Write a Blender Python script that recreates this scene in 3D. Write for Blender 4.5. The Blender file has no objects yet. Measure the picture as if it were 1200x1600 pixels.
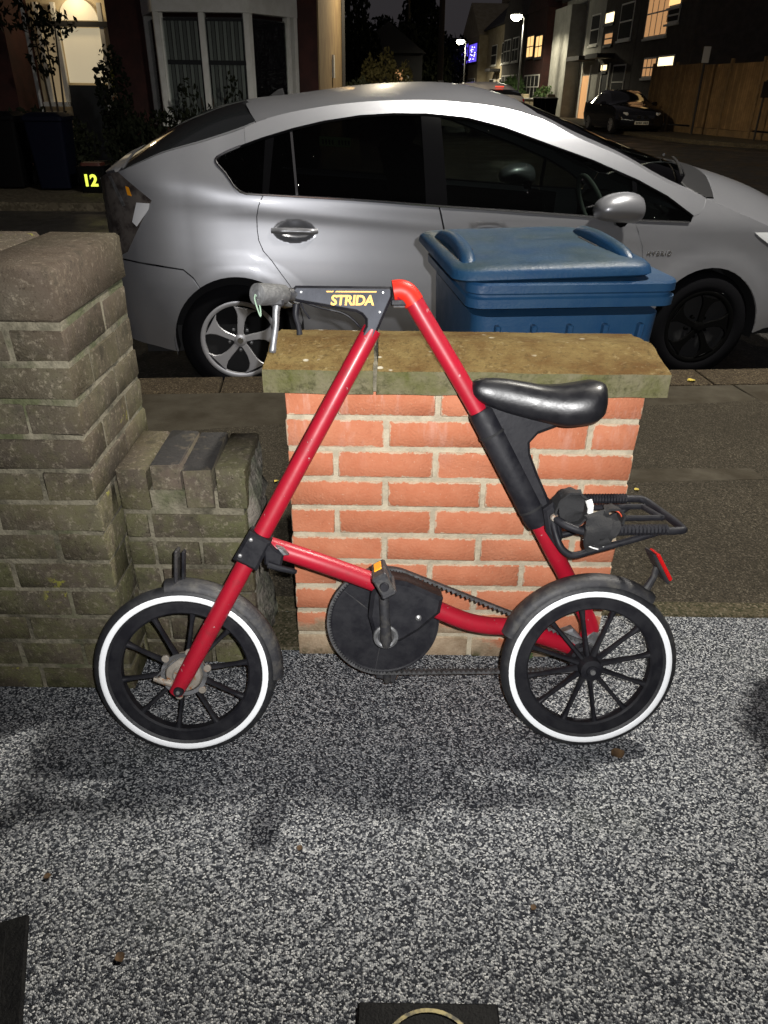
import bpy, bmesh, math, random
from math import sin, cos, pi, radians, hypot, atan2, exp, sqrt
from mathutils import Vector, Matrix, Euler

random.seed(7)
SC = bpy.context.scene
COL = SC.collection

# ------------------------------------------------------------------ camera, sky, lights, exposure
CAM_H = 1.286
PITCH, ROLL, FPX = radians(29.6), radians(.82), 1155.0
cd = bpy.data.cameras.new("camera")
cam = bpy.data.objects.new("camera", cd)
COL.objects.link(cam)
cd.sensor_fit = 'VERTICAL'
cd.sensor_height = 24.0
cd.lens = 24.0 * FPX / 1600.0
cd.clip_start, cd.clip_end = .02, 2000
r0 = Vector((1, 0, 0)); u0 = Vector((0, sin(PITCH), cos(PITCH))); fw = Vector((0, cos(PITCH), -sin(PITCH)))
cr = r0 * cos(ROLL) + u0 * sin(ROLL); cu = u0 * cos(ROLL) - r0 * sin(ROLL)
m = Matrix((cr, cu, -fw)).transposed().to_4x4()
m.translation = Vector((0, 0, CAM_H))
cam.matrix_world = m
SC.camera = cam

world = bpy.data.worlds.new("World")
SC.world = world
world.use_nodes = True
wn = world.node_tree
wn.nodes.clear()
sky = wn.nodes.new("ShaderNodeTexSky"); sky.sky_type = 'NISHITA'; sky.sun_disc = False
sky.sun_elevation = radians(38); sky.sun_rotation = radians(150); sky.dust_density = 4.0
hs = wn.nodes.new("ShaderNodeHueSaturation"); hs.inputs['Saturation'].default_value = .15; hs.inputs['Value'].default_value = .0007
# an even overcast night sky, lit from below by the town
ad = wn.nodes.new("ShaderNodeMix"); ad.data_type = 'RGBA'; ad.blend_type = 'ADD'; ad.inputs[0].default_value = 1
ad.inputs[7].default_value = (.024, .0215, .0235, 1)
bg = wn.nodes.new("ShaderNodeBackground"); bg.inputs[1].default_value = 1.0
wo = wn.nodes.new("ShaderNodeOutputWorld")
wn.links.new(sky.outputs[0], hs.inputs['Color']); wn.links.new(hs.outputs[0], ad.inputs[6])
wn.links.new(ad.outputs[2], bg.inputs[0]); wn.links.new(bg.outputs[0], wo.inputs[0])

def light(name, kind, loc, energy, color, radius=.05):
    l = bpy.data.lights.new(name, kind); l.energy = energy; l.color = color
    if kind != 'SUN': l.shadow_soft_size = radius
    o = bpy.data.objects.new(name, l); COL.objects.link(o); o.location = loc
    return o
# faint moonlight behind the cloud
moon = light("moon", 'SUN', (0, 0, 30), .012, (.9, .93, 1)); moon.data.angle = radians(10)
moon.rotation_euler = (radians(52), 0, radians(150))
# the phone's flash, a few centimetres beside the lens
flash = light("phone_flash", 'SPOT', (.035, .0, CAM_H + .03), 205, (1, .99, .98), .006)
flash.data.spot_size = radians(98); flash.data.spot_blend = 1.0
flash.rotation_euler = (radians(90 - 17), 0, 0)

SC.view_settings.view_transform = 'Standard'; SC.view_settings.look = 'None'
SC.view_settings.exposure = 0; SC.view_settings.gamma = 1; SC.view_settings.use_curve_mapping = False
SC.render.engine = 'CYCLES'
SC.cycles.max_bounces = 6; SC.cycles.diffuse_bounces = 3; SC.cycles.glossy_bounces = 3
SC.cycles.transparent_max_bounces = 12
SC.cycles.use_denoising = True
SC.cycles.sample_clamp_indirect = 3

# ------------------------------------------------------------------ materials
MATS = {}
def nn(nt, t, **kw):
    n = nt.nodes.new(t)
    for k, v in kw.items(): setattr(n, k, v)
    return n

def M(name, col, rough=.6, metal=0., col2=None, scale=8., detail=4., lo=.4, hi=.6, bump=0., bscale=40., spec=None,
      coat=0., coat_rough=.05, rnd=None, emit=None, estr=0., bdist=.004, alpha=None, rough2=None, coords='Object', extra=None):
    """Principled material; col2 mottles col by noise, rnd = list of colours picked per object, extra = callback(nt, colour socket) -> socket."""
    mt = bpy.data.materials.new(name); mt.use_nodes = True
    nt = mt.node_tree; b = nt.nodes['Principled BSDF']
    L = nt.links.new
    def rgba(c): return (c[0], c[1], c[2], 1)
    b.inputs['Base Color'].default_value = rgba(col)
    b.inputs['Roughness'].default_value = rough; b.inputs['Metallic'].default_value = metal
    if spec is not None: b.inputs['Specular IOR Level'].default_value = spec
    if coat: b.inputs['Coat Weight'].default_value = coat; b.inputs['Coat Roughness'].default_value = coat_rough
    if coords == 'World': vec = nn(nt, 'ShaderNodeNewGeometry').outputs['Position']
    else: vec = nn(nt, 'ShaderNodeTexCoord').outputs[coords]
    if rnd or coords == 'Object':
        oi = nn(nt, 'ShaderNodeObjectInfo')
        ad = nn(nt, 'ShaderNodeVectorMath', operation='ADD'); sc = nn(nt, 'ShaderNodeVectorMath', operation='SCALE')
        cb = nn(nt, 'ShaderNodeCombineXYZ'); L(oi.outputs['Random'], cb.inputs[0]); L(oi.outputs['Random'], cb.inputs[1])
        L(cb.outputs[0], sc.inputs[0]); sc.inputs['Scale'].default_value = 37.
        L(vec, ad.inputs[0]); L(sc.outputs[0], ad.inputs[1]); vec = ad.outputs[0]
    sock = None
    if rnd:
        cr_ = nn(nt, 'ShaderNodeValToRGB'); cr_.color_ramp.interpolation = 'LINEAR'
        els = cr_.color_ramp.elements
        while len(els) < len(rnd): els.new(.5)
        for i, c in enumerate(rnd): els[i].position = i / max(1, len(rnd) - 1); els[i].color = rgba(c)
        L(oi.outputs['Random'], cr_.inputs[0]); sock = cr_.outputs[0]
    if col2 is not None:
        no = nn(nt, 'ShaderNodeTexNoise'); no.inputs['Scale'].default_value = scale; no.inputs['Detail'].default_value = detail
        no.inputs['Roughness'].default_value = .65
        L(vec, no.inputs['Vector'])
        mr = nn(nt, 'ShaderNodeMapRange'); mr.inputs[1].default_value = lo; mr.inputs[2].default_value = hi
        L(no.outputs[0], mr.inputs[0])
        mi = nn(nt, 'ShaderNodeMix', data_type='RGBA')
        L(mr.outputs[0], mi.inputs[0])
        if sock: L(sock, mi.inputs[6])
        else: mi.inputs[6].default_value = rgba(col)
        mi.inputs[7].default_value = rgba(col2); sock = mi.outputs[2]
        if rough2 is not None:
            m2 = nn(nt, 'ShaderNodeMapRange'); m2.inputs[1].default_value = lo; m2.inputs[2].default_value = hi
            m2.inputs[3].default_value = rough; m2.inputs[4].default_value = rough2
            L(no.outputs[0], m2.inputs[0]); L(m2.outputs[0], b.inputs['Roughness'])
    if extra: sock = extra(nt, sock, vec, b)
    if sock: L(sock, b.inputs['Base Color'])
    if bump:
        n2 = nn(nt, 'ShaderNodeTexNoise'); n2.inputs['Scale'].default_value = bscale; n2.inputs['Detail'].default_value = 5
        L(vec, n2.inputs['Vector'])
        bp = nn(nt, 'ShaderNodeBump'); bp.inputs['Strength'].default_value = bump; bp.inputs['Distance'].default_value = bdist
        L(n2.outputs[0], bp.inputs['Height']); L(bp.outputs[0], b.inputs['Normal'])
    if emit is not None:
        b.inputs['Emission Color'].default_value = rgba(emit); b.inputs['Emission Strength'].default_value = estr
    MATS[name] = mt
    return mt

def mixin(nt, sock, base, col, fac):
    """mix colour col over sock by socket fac"""
    mi = nn(nt, 'ShaderNodeMix', data_type='RGBA')
    nt.links.new(fac, mi.inputs[0])
    if sock: nt.links.new(sock, mi.inputs[6])
    else: mi.inputs[6].default_value = (*base, 1)
    if isinstance(col, tuple): mi.inputs[7].default_value = (*col, 1)
    else: nt.links.new(col, mi.inputs[7])
    return mi.outputs[2]

def ramp01(nt, sock, a, b):
    mr = nn(nt, 'ShaderNodeMapRange'); mr.inputs[1].default_value = a; mr.inputs[2].default_value = b
    nt.links.new(sock, mr.inputs[0]); return mr.outputs[0]

def noise(nt, vec, scale, detail=4, rough=.6):
    n = nn(nt, 'ShaderNodeTexNoise'); n.inputs['Scale'].default_value = scale; n.inputs['Detail'].default_value = detail
    n.inputs['Roughness'].default_value = rough
    nt.links.new(vec, n.inputs['Vector']); return n.outputs[0]

def world_pos(nt):
    g = nn(nt, 'ShaderNodeNewGeometry'); return g.outputs['Position'], g

def mul(nt, a, b, op='MULTIPLY'):
    n = nn(nt, 'ShaderNodeMath', operation=op)
    for i, v in enumerate((a, b)):
        if isinstance(v, (int, float)): n.inputs[i].default_value = v
        else: nt.links.new(v, n.inputs[i])
    return n.outputs[0]

# --- new orange facing brick with pale smears of efflorescence
def ex_newbrick(nt, sock, vec, b):
    pos, g = world_pos(nt)
    sp = noise(nt, vec, 160, 2)
    blot = ramp01(nt, noise(nt, vec, 30, 5, .7), .38, .7)
    s = mixin(nt, sock, None, (.52, .225, .13), mul(nt, blot, .45))
    s = mixin(nt, s, None, (.26, .08, .042), mul(nt, ramp01(nt, noise(nt, vec, 70, 4, .7), .6, .72), .3))
    s = mixin(nt, s, None, (.60, .42, .30), mul(nt, ramp01(nt, sp, .68, .76), .5))
    tg = nn(nt, 'ShaderNodeTexCoord'); ge_ = nn(nt, 'ShaderNodeSeparateXYZ'); nt.links.new(tg.outputs['Generated'], ge_.inputs[0])
    def edge_d(k, size):
        a_ = mul(nt, mul(nt, ge_.outputs[k], -.5, 'ADD'), 0., 'ADD'); ab = nn(nt, 'ShaderNodeMath', operation='ABSOLUTE'); nt.links.new(a_, ab.inputs[0])
        return mul(nt, mul(nt, ab.outputs[0], -1.), .5, 'ADD') if size == 1 else mul(nt, mul(nt, mul(nt, ab.outputs[0], -1.), .5, 'ADD'), size)
    dmin = mul(nt, edge_d(0, .20), edge_d(2, .065), 'MINIMUM')
    wob = mul(nt, mul(nt, noise(nt, vec, 55, 4, .7), -.46, 'ADD'), .020)
    sm = ramp01(nt, mul(nt, dmin, mul(nt, wob, -1.), 'ADD'), .0030, .0012)
    s = mixin(nt, s, None, (.48, .40, .29), mul(nt, sm, .8))
    sx = nn(nt, 'ShaderNodeSeparateXYZ'); nt.links.new(pos, sx.inputs[0])
    up = ramp01(nt, sx.outputs[2], .52, .76)
    mp = nn(nt, 'ShaderNodeMapping'); mp.inputs['Scale'].default_value = (1, 1, .22)
    nt.links.new(pos, mp.inputs[0])
    st = ramp01(nt, noise(nt, mp.outputs[0], 26, 5, .7), .52, .75)
    s = mixin(nt, s, None, (.60, .42, .36), mul(nt, mul(nt, st, up), .75))
    # cement smeared over the lowest course
    edge = mul(nt, sx.outputs[2], mul(nt, noise(nt, pos, 9, 5, .7), -.16), 'ADD')
    rt = mul(nt, ramp01(nt, sx.outputs[0], .2, .3), .07)
    cem = ramp01(nt, mul(nt, edge, rt, 'ADD'), .035, .012)
    cc = mixin(nt, None, (.40, .32, .22), (.25, .19, .12), ramp01(nt, noise(nt, pos, 22, 5, .7), .4, .65))
    s = mixin(nt, s, None, cc, mul(nt, cem, .92))
    moss = mul(nt, ramp01(nt, sx.outputs[2], .045, .0), ramp01(nt, noise(nt, pos, 14, 4), .5, .62))
    return mixin(nt, s, None, (.05, .06, .015), mul(nt, moss, .8))
m_brick = M("orange_brick", (.46, .15, .07), .85, spec=.15, col2=(.42, .14, .072), scale=14, lo=.35, hi=.75, bump=.9, bscale=170, bdist=.002,
            rnd=[(.47, .172, .092), (.455, .162, .085), (.485, .188, .104), (.44, .150, .076), (.475, .178, .096)], extra=ex_newbrick)
m_mortar = M("buff_mortar", (.47, .41, .30), .9, col2=(.36, .31, .225), scale=30, bump=.8, bscale=160, bdist=.003)
# --- old dark brick, mossy towards the damp ground
def ex_old(nt, sock, vec, b):
    pos, g = world_pos(nt)
    sx = nn(nt, 'ShaderNodeSeparateXYZ'); nt.links.new(pos, sx.inputs[0])
    low = nn(nt, 'ShaderNodeMapRange'); low.inputs[1].default_value = .95; low.inputs[2].default_value = .05
    low.inputs[3].default_value = .05; low.inputs[4].default_value = .85
    nt.links.new(sx.outputs[2], low.inputs[0])
    ns = ramp01(nt, noise(nt, pos, 9, 6, .7), .42, .62)
    s = mixin(nt, sock, None, (.115, .125, .05), mul(nt, ns, low.outputs[0]))
    wear = ramp01(nt, noise(nt, vec, 85, 6, .75), .54, .68)
    s = mixin(nt, s, None, (.27, .235, .175), mul(nt, wear, .6))
    pit = ramp01(nt, noise(nt, vec, 150, 3, .7), .60, .68)
    s = mixin(nt, s, None, (.02, .017, .012), mul(nt, pit, .7))
    hue = ramp01(nt, noise(nt, pos, 4.5, 3), .45, .65)
    s = mixin(nt, s, None, (.075, .045, .04), mul(nt, hue, .3))
    dk = ramp01(nt, noise(nt, pos, 17, 4), .58, .7)
    s = mixin(nt, s, None, (.03, .028, .02), mul(nt, dk, .55))
    # bright yellow-green lichen specks
    li = ramp01(nt, noise(nt, pos, 7, 2), .66, .7)
    li2 = ramp01(nt, noise(nt, pos, 46, 3), .56, .62)
    return mixin(nt, s, None, (.20, .19, .04), mul(nt, li, li2))
m_oldbrick = M("old_dark_brick", (.10, .085, .055), .92, spec=.12, col2=(.06, .05, .034), scale=22, detail=8, lo=.32, hi=.68, bump=1., bscale=240, bdist=.0022,
               rnd=[(.092, .079, .055), (.074, .060, .048), (.105, .093, .067), (.066, .054, .043), (.09, .08, .054), (.092, .072, .054)], extra=ex_old)
def ex_soot(nt, sock, vec, b):
    s = ex_old(nt, sock, vec, b)
    pos, g = world_pos(nt)
    nz = nn(nt, 'ShaderNodeSeparateXYZ'); nt.links.new(g.outputs['True Normal'], nz.inputs[0])
    k = mul(nt, ramp01(nt, nz.outputs[2], .3, .8), ramp01(nt, noise(nt, pos, 24, 4), .28, .48))
    return mixin(nt, s, None, (.011, .010, .010), mul(nt, k, .95))
m_blackbrick = M("sooty_top_brick", (.10, .075, .055), .92, col2=(.065, .05, .038), scale=10, lo=.3, hi=.7, bump=1., bscale=70, bdist=.005, extra=ex_soot)
def ex_omort(nt, sock, vec, b):
    pos, g = world_pos(nt)
    s = mixin(nt, None, (.185, .166, .118), (.065, .058, .038), ramp01(nt, noise(nt, pos, 13, 5, .7), .42, .62))
    return mixin(nt, s, None, (.05, .062, .018), mul(nt, ramp01(nt, noise(nt, pos, 6, 4), .54, .64), .7))
m_oldmortar = M("old_mortar", (.15, .132, .085), .95, bump=1., bscale=130, bdist=.005, extra=ex_omort, coords='World')
# --- weathered concrete coping
def ex_coping(nt, sock, vec, b):
    pos, g = world_pos(nt)
    nz = nn(nt, 'ShaderNodeSeparateXYZ'); nt.links.new(g.outputs['True Normal'], nz.inputs[0])
    top = ramp01(nt, nz.outputs[2], .4, .7)
    gr = ramp01(nt, noise(nt, pos, 13, 5), .4, .68)
    side = mixin(nt, None, (.155, .14, .085), (.075, .08, .02), gr)
    side = mixin(nt, side, None, (.035, .035, .015), mul(nt, ramp01(nt, noise(nt, pos, 38, 5, .75), .52, .68), .7))
    bn = ramp01(nt, noise(nt, pos, 9, 5, .7), .38, .66)
    tp = mixin(nt, None, (.165, .118, .045), (.092, .05, .016), bn)
    tp = mixin(nt, tp, None, (.06, .04, .015), mul(nt, ramp01(nt, noise(nt, pos, 75, 4, .75), .53, .66), .65))
    wh = ramp01(nt, noise(nt, pos, 60, 3, .6), .60, .68)
    tp = mixin(nt, tp, None, (.30, .24, .13), mul(nt, wh, .3))
    s = mixin(nt, side, None, tp, top)
    v = nn(nt, 'ShaderNodeTexVoronoi'); v.inputs['Scale'].default_value = 26; nt.links.new(pos, v.inputs['Vector'])
    spots = mul(nt, ramp01(nt, v.outputs['Distance'], .20, .14), ramp01(nt, noise(nt, pos, 11, 2), .55, .6))
    return mixin(nt, s, None, (.5, .47, .38), mul(nt, spots, .8))
m_coping = M("mossy_concrete_coping", (.2, .16, .08), .9, spec=.12, bump=1., bscale=110, bdist=.005, extra=ex_coping, coords='World')

# --- resin-bound gravel
def mk_gravel():
    mt = bpy.data.materials.new("resin_gravel"); mt.use_nodes = True
    nt = mt.node_tree; b = nt.nodes['Principled BSDF']; L = nt.links.new
    pos, g = world_pos(nt)
    wob = nn(nt, 'ShaderNodeTexNoise'); wob.inputs['Scale'].default_value = 140; L(pos, wob.inputs['Vector'])
    ws = nn(nt, 'ShaderNodeVectorMath', operation='SCALE'); ws.inputs['Scale'].default_value = .0028; L(wob.outputs['Color'], ws.inputs[0])
    ad = nn(nt, 'ShaderNodeVectorMath', operation='ADD'); L(pos, ad.inputs[0]); L(ws.outputs[0], ad.inputs[1])
    v = nn(nt, 'ShaderNodeTexVoronoi'); v.inputs['Scale'].default_value = 296; L(ad.outputs[0], v.inputs['Vector'])
    sx = nn(nt, 'ShaderNodeSeparateColor'); L(v.outputs['Color'], sx.inputs[0])
    cr_ = nn(nt, 'ShaderNodeValToRGB'); e = cr_.color_ramp.elements
    for p, c in ((0, (.013, .015, .020)), (.37, (.030, .034, .043)), (.50, (.125, .133, .147)), (.74, (.30, .31, .322)), (.92, (.47, .48, .485)), (1, (.64, .645, .64))):
        if p == 0: e[0].position = 0; e[0].color = (*c, 1)
        elif p == 1: e[-1].position = 1; e[-1].color = (*c, 1)
        else:
            x = e.new(p); x.color = (*c, 1)
    L(sx.outputs[0], cr_.inputs[0])
    big = ramp01(nt, noise(nt, pos, 1.7, 3), .3, .7)
    s = mixin(nt, cr_.outputs[0], None, (.05, .05, .052), mul(nt, big, .16))
    # dark resin between the stones
    ed = ramp01(nt, v.outputs['Distance'], .62, .85)
    s = mixin(nt, s, None, (.012, .012, .014), mul(nt, ed, .7))
    # film of moss in places
    ms = ramp01(nt, noise(nt, pos, 3.1, 4), .56, .72)
    s = mixin(nt, s, None, (.07, .08, .055), mul(nt, ms, .22))
    L(s, b.inputs['Base Color']); b.inputs['Specular IOR Level'].default_value = .22
    rr = nn(nt, 'ShaderNodeMapRange'); rr.inputs[3].default_value = .32; rr.inputs[4].default_value = .75; L(sx.outputs[1], rr.inputs[0]); L(rr.outputs[0], b.inputs['Roughness'])
    iv = mul(nt, v.outputs['Distance'], -1.)
    iv2 = mul(nt, iv, mul(nt, sx.outputs[2], .8), 'ADD')
    bp = nn(nt, 'ShaderNodeBump'); bp.inputs['Strength'].default_value = .9; bp.inputs['Distance'].default_value = .0035
    L(iv2, bp.inputs['Height']); L(bp.outputs[0], b.inputs['Normal'])
    MATS["resin_gravel"] = mt
    return mt
m_gravel = mk_gravel()

def grit(name, base, dark, pale, scale, rough=.85, puddle=0., bump=.8):
    def ex(nt, sock, vec, b):
        pos, g = world_pos(nt)
        v = nn(nt, 'ShaderNodeTexVoronoi'); v.inputs['Scale'].default_value = scale; nt.links.new(pos, v.inputs['Vector'])
        sc_ = nn(nt, 'ShaderNodeSeparateColor'); nt.links.new(v.outputs['Color'], sc_.inputs[0])
        s = mixin(nt, None, base, dark, ramp01(nt, sc_.outputs[0], .45, .7))
        s = mixin(nt, s, None, pale, mul(nt, ramp01(nt, sc_.outputs[1], .82, .95), .8))
        big = ramp01(nt, noise(nt, pos, 2.3, 5, .65), .35, .68)
        s = mixin(nt, s, None, dark, mul(nt, big, .45))
        if puddle:
            r = nn(nt, 'ShaderNodeMapRange'); r.inputs[1].default_value = .4; r.inputs[2].default_value = .62
            r.inputs[3].default_value = rough; r.inputs[4].default_value = puddle
            nt.links.new(noise(nt, pos, 1.1, 4), r.inputs[0]); nt.links.new(r.outputs[0], b.inputs['Roughness'])
        return s
    return M(name, base, rough, spec=.12, bump=bump, bscale=scale * .8, bdist=.003, extra=ex, coords='World')
m_asphalt = grit("worn_footway_asphalt", (.044, .037, .026), (.020, .017, .012), (.12, .103, .076), 230)
m_flag = M("concrete_flag", (.05, .042, .028), .85, spec=.12, col2=(.034, .028, .019), scale=5, lo=.35, hi=.65, bump=.6, bscale=120, bdist=.002,
           rnd=[(.066, .058, .043), (.05, .044, .033), (.074, .065, .049), (.057, .05, .037)])
m_kerb = grit("granite_kerb", (.065, .05, .031), (.024, .018, .012), (.17, .135, .09), 170)
m_road = grit("wet_road_asphalt", (.045, .042, .038), (.024, .023, .022), (.11, .1, .09), 90, rough=.6, puddle=.28)
m_edge = grit("mossy_edging_concrete", (.07, .058, .036), (.03, .029, .015), (.15, .125, .09), 180)

def ex_chips(nt, sock, vec, b):
    c = ramp01(nt, noise(nt, vec, 75, 3, .6), .69, .71)
    s = mixin(nt, sock, None, (.42, .30, .29), mul(nt, c, .7))
    d = ramp01(nt, noise(nt, vec, 20, 6, .75), .56, .74)
    return mixin(nt, s, None, (.10, .02, .02), mul(nt, d, .45))
m_red = M("red_frame_paint", (.34, .005, .02), .40, col2=(.26, .003, .013), scale=18, lo=.3, hi=.8, coat=.12, coat_rough=.22, bump=.06, bscale=90, rough2=.56, spec=.42, extra=ex_chips)
m_redcap = M("orange_red_plastic", (.55, .02, .010), .45, spec=.3)
m_black = M("black_plastic", (.009, .009, .012), .48, col2=(.016, .016, .019), scale=22, bump=.15, bscale=80, rough2=.62, spec=.22)
m_dusty = M("dusty_black_plastic", (.018, .018, .021), .6, col2=(.075, .07, .06), scale=34, lo=.48, hi=.8, bump=.3, bscale=70)
m_rubber = M("tyre_rubber", (.013, .0135, .016), .58, col2=(.05, .049, .046), scale=34, lo=.5, hi=.9, bump=.3, bscale=90)
m_reflect = M("white_reflective_band", (.96, .98, 1.), .4, spec=.6)
m_alu = M("dull_aluminium", (.30, .305, .32), .45, metal=.7, col2=(.16, .16, .16), scale=35, bump=.2, bscale=60)
m_plate = M("grey_head_plate", (.058, .062, .075), .62, col2=(.036, .038, .047), scale=16, lo=.35, hi=.7, bump=.25, bscale=160, spec=.2)
m_rusty = M("rusty_hub_metal", (.30, .27, .23), .55, metal=.4, col2=(.30, .12, .04), scale=60, lo=.55, hi=.65, bump=.4, bscale=90)
m_steel = M("bright_steel", (.42, .42, .42), .45, metal=.9)
m_saddle = M("black_leather", (.006, .006, .008), .33, col2=(.009, .009, .011), scale=40, bump=.12, bscale=260, bdist=.002, spec=.5, rough2=.42)
m_foam = M("worn_grey_foam", (.12, .12, .12), .8, col2=(.07, .07, .07), scale=40, bump=.5, bscale=120)
m_cord = M("pale_green_cord", (.26, .36, .27), .8)
m_amber = M("amber_reflector", (.85, .33, .01), .3, coat=.5)
m_redref = M("red_reflector", (.5, .008, .01), .15, coat=.6, bump=.5, bscale=300)
m_cloth = M("black_strap_cloth", (.012, .012, .013), .85, bump=.5, bscale=160)
m_white = M("white_trim", (.75, .75, .73), .6)
m_bag = M("orange_tag", (.75, .10, .04), .6)

# silver car paint with raindrops
def ex_drops(nt, sock, vec, b):
    pos, g = world_pos(nt)
    v = nn(nt, 'ShaderNodeTexVoronoi'); v.inputs['Scale'].default_value = 120; v.inputs['Randomness'].default_value = 1
    nt.links.new(vec, v.inputs['Vector'])
    drop = ramp01(nt, v.outputs['Distance'], .28, .08)
    sc_ = nn(nt, 'ShaderNodeSeparateColor'); nt.links.new(v.outputs['Color'], sc_.inputs[0])
    keep = ramp01(nt, sc_.outputs[0], .62, .66)
    h = mul(nt, drop, keep)
    bp = nn(nt, 'ShaderNodeBump'); bp.inputs['Strength'].default_value = 1.; bp.inputs['Distance'].default_value = .004
    nt.links.new(h, bp.inputs['Height'])
    nt.links.new(bp.outputs[0], b.inputs['Coat Normal'])
    return sock
m_silver = M("silver_car_paint", (.285, .29, .312), .36, metal=.56, col2=(.262, .267, .29), scale=3, lo=.3, hi=.7, coat=.7, coat_rough=.05, extra=ex_drops)
m_wetroof = m_silver
m_silverdk = M("wheel_silver", (.42, .42, .44), .4, metal=.55)
m_gap = M("shut_line_dark", (.008, .008, .009), .8)
m_blackgloss = M("gloss_black_trim", (.003, .003, .0035), .12, spec=.2)
m_chrome = M("chrome_trim", (.62, .62, .63), .16, metal=1.)
m_cartyre = M('car_tyre_rubber', (.005, .005, .006), .9, spec=.05)
m_darkrim = M('grimy_dark_wheel', (.0025, .0025, .0025), .9, spec=.03)  # front wheel near black: the arch's shadow put into its colour
m_cowl = M("cowl_black", (.012, .012, .013), .5)
m_interior = M("dark_cabin_fabric", (.008, .008, .009), .9, spec=.1)
m_lampred = M("smoked_tail_lamp", (.10, .088, .08), .25, col2=(.03, .024, .022), scale=14, lo=.4, hi=.6, coat=.8)
m_lampwhite = M("clear_lamp_lens", (.62, .63, .66), .15, coat=.8)
m_headl = M("headlamp_lens", (.7, .72, .74), .12, coat=.8)
def mk_glass(name, tint, refl=.9):
    mt = bpy.data.materials.new(name); mt.use_nodes = True
    nt = mt.node_tree; nt.nodes.clear(); L = nt.links.new
    o = nn(nt, 'ShaderNodeOutputMaterial'); t = nn(nt, 'ShaderNodeBsdfTransparent'); t.inputs[0].default_value = (*tint, 1)
    g = nn(nt, 'ShaderNodeBsdfGlossy'); g.inputs['Roughness'].default_value = .03; g.inputs['Color'].default_value = (refl, refl, refl, 1)
    lw = nn(nt, 'ShaderNodeFresnel'); lw.inputs[0].default_value = 1.5
    tc = nn(nt, 'ShaderNodeTexCoord')
    v = nn(nt, 'ShaderNodeTexVoronoi'); v.inputs['Scale'].default_value = 60; L(tc.outputs['Object'], v.inputs['Vector'])
    drop = ramp01(nt, v.outputs['Distance'], .3, .1)
    sc_ = nn(nt, 'ShaderNodeSeparateColor'); L(v.outputs['Color'], sc_.inputs[0])
    keep = ramp01(nt, sc_.outputs[0], .82, .84)
    bp = nn(nt, 'ShaderNodeBump'); bp.inputs['Strength'].default_value = .7; bp.inputs['Distance'].default_value = .003
    L(mul(nt, drop, keep), bp.inputs['Height']); L(bp.outputs[0], g.inputs['Normal'])
    mi = nn(nt, 'ShaderNodeMixShader'); L(lw.outputs[0], mi.inputs[0]); L(t.outputs[0], mi.inputs[1]); L(g.outputs[0], mi.inputs[2])
    L(mi.outputs[0], o.inputs[0]); MATS[name] = mt
    return mt
m_glass = mk_glass("tinted_car_glass", (.30, .34, .32), .6)
m_glassdk = mk_glass("privacy_car_glass", (.12, .13, .13), .5)
m_pane = mk_glass("window_pane", (.8, .82, .82))

m_bin = M("blue_bin_plastic", (.006, .036, .095), .38, col2=(.010, .046, .10), scale=9, lo=.3, hi=.7, bump=.2, bscale=150, rough2=.55)
def ex_binlid(nt, sock, vec, b):
    pos, g = world_pos(nt)
    nz = nn(nt, 'ShaderNodeSeparateXYZ'); nt.links.new(g.outputs['Normal'], nz.inputs[0])
    a = mul(nt, ramp01(nt, nz.outputs[2], .7, .95), ramp01(nt, noise(nt, pos, 6, 5, .65), .3, .62))
    return mixin(nt, sock, None, (.022, .040, .044), mul(nt, a, .8))
m_binlid = M("weathered_blue_lid", (.006, .034, .09), .40, spec=.28, col2=(.009, .042, .09), scale=9, lo=.3, hi=.7, bump=.3, bscale=120, rough2=.6, extra=ex_binlid)
m_bindark = M("dark_bin_plastic", (.002, .002, .0025), .7, spec=.1)
m_leaf = M("dead_leaf", (.10, .055, .02), .8, col2=(.05, .028, .012), scale=60)
m_leafy = M("yellow_leaf", (.42, .32, .05), .7)
m_iron = M("black_cast_iron", (.004, .004, .0045), .6, bump=.4, bscale=200, col2=(.008, .008, .008), scale=40, spec=.12)
m_brass = M("worn_brass", (.24, .20, .09), .5, metal=.4, col2=(.05, .045, .03), scale=50, lo=.45, hi=.6)

# background
m_bgbrick = M("red_house_brick", (.075, .028, .024), .9, col2=(.05, .022, .02), scale=3, bump=.3)
m_bgsand = M("sandy_render", (.38, .27, .13), .9, col2=(.30, .2, .1), scale=2)
m_bgwhite = M("white_house_paint", (.42, .42, .39), .8, col2=(.33, .33, .30), scale=2)
m_bggrey = M("pebbledash", (.10, .09, .08), .95, col2=(.075, .068, .06), scale=3)
m_bgcream = M("cream_render", (.45, .39, .27), .9, col2=(.36, .3, .2), scale=2)
m_slate = M("slate_roof", (.02, .02, .022), .7, bump=.4, bscale=9)
m_frame = M("white_window_frame", (.86, .86, .82), .6, col2=(.78, .78, .73), scale=6)
m_darkframe = M("dark_frame", (.03, .03, .032), .6)
m_net = M("net_curtain", (.46, .48, .44), .95)
m_curtain = M("grey_curtain", (.26, .27, .25), .95)
m_darkroom = M("unlit_room", (.02, .02, .022), .9)
m_warm = M("lit_window_warm", (.8, .5, .2), .9, emit=(1, .62, .24), estr=1.3)
m_warmw = M("lit_window_bright", (.9, .7, .4), .9, emit=(1, .80, .45), estr=2.2)
m_warmd = M("lit_window_dim", (.7, .4, .2), .9, emit=(1, .52, .22), estr=.45)
m_blue = M("blue_string_light_glow", (.1, .08, .8), .9, emit=(.16, .10, 1), estr=.9)
m_blueb = M("fairy_bulb", (.6, .6, 1), .9, emit=(.65, .62, 1), estr=5)
m_porch = M("lit_porch_wall", (.82, .70, .48), .9)
m_door = M("pale_door_glass", (.8, .72, .55), .6, emit=(1, .84, .55), estr=.38)
m_doordark = M("dark_door", (.03, .035, .04), .5)
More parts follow.
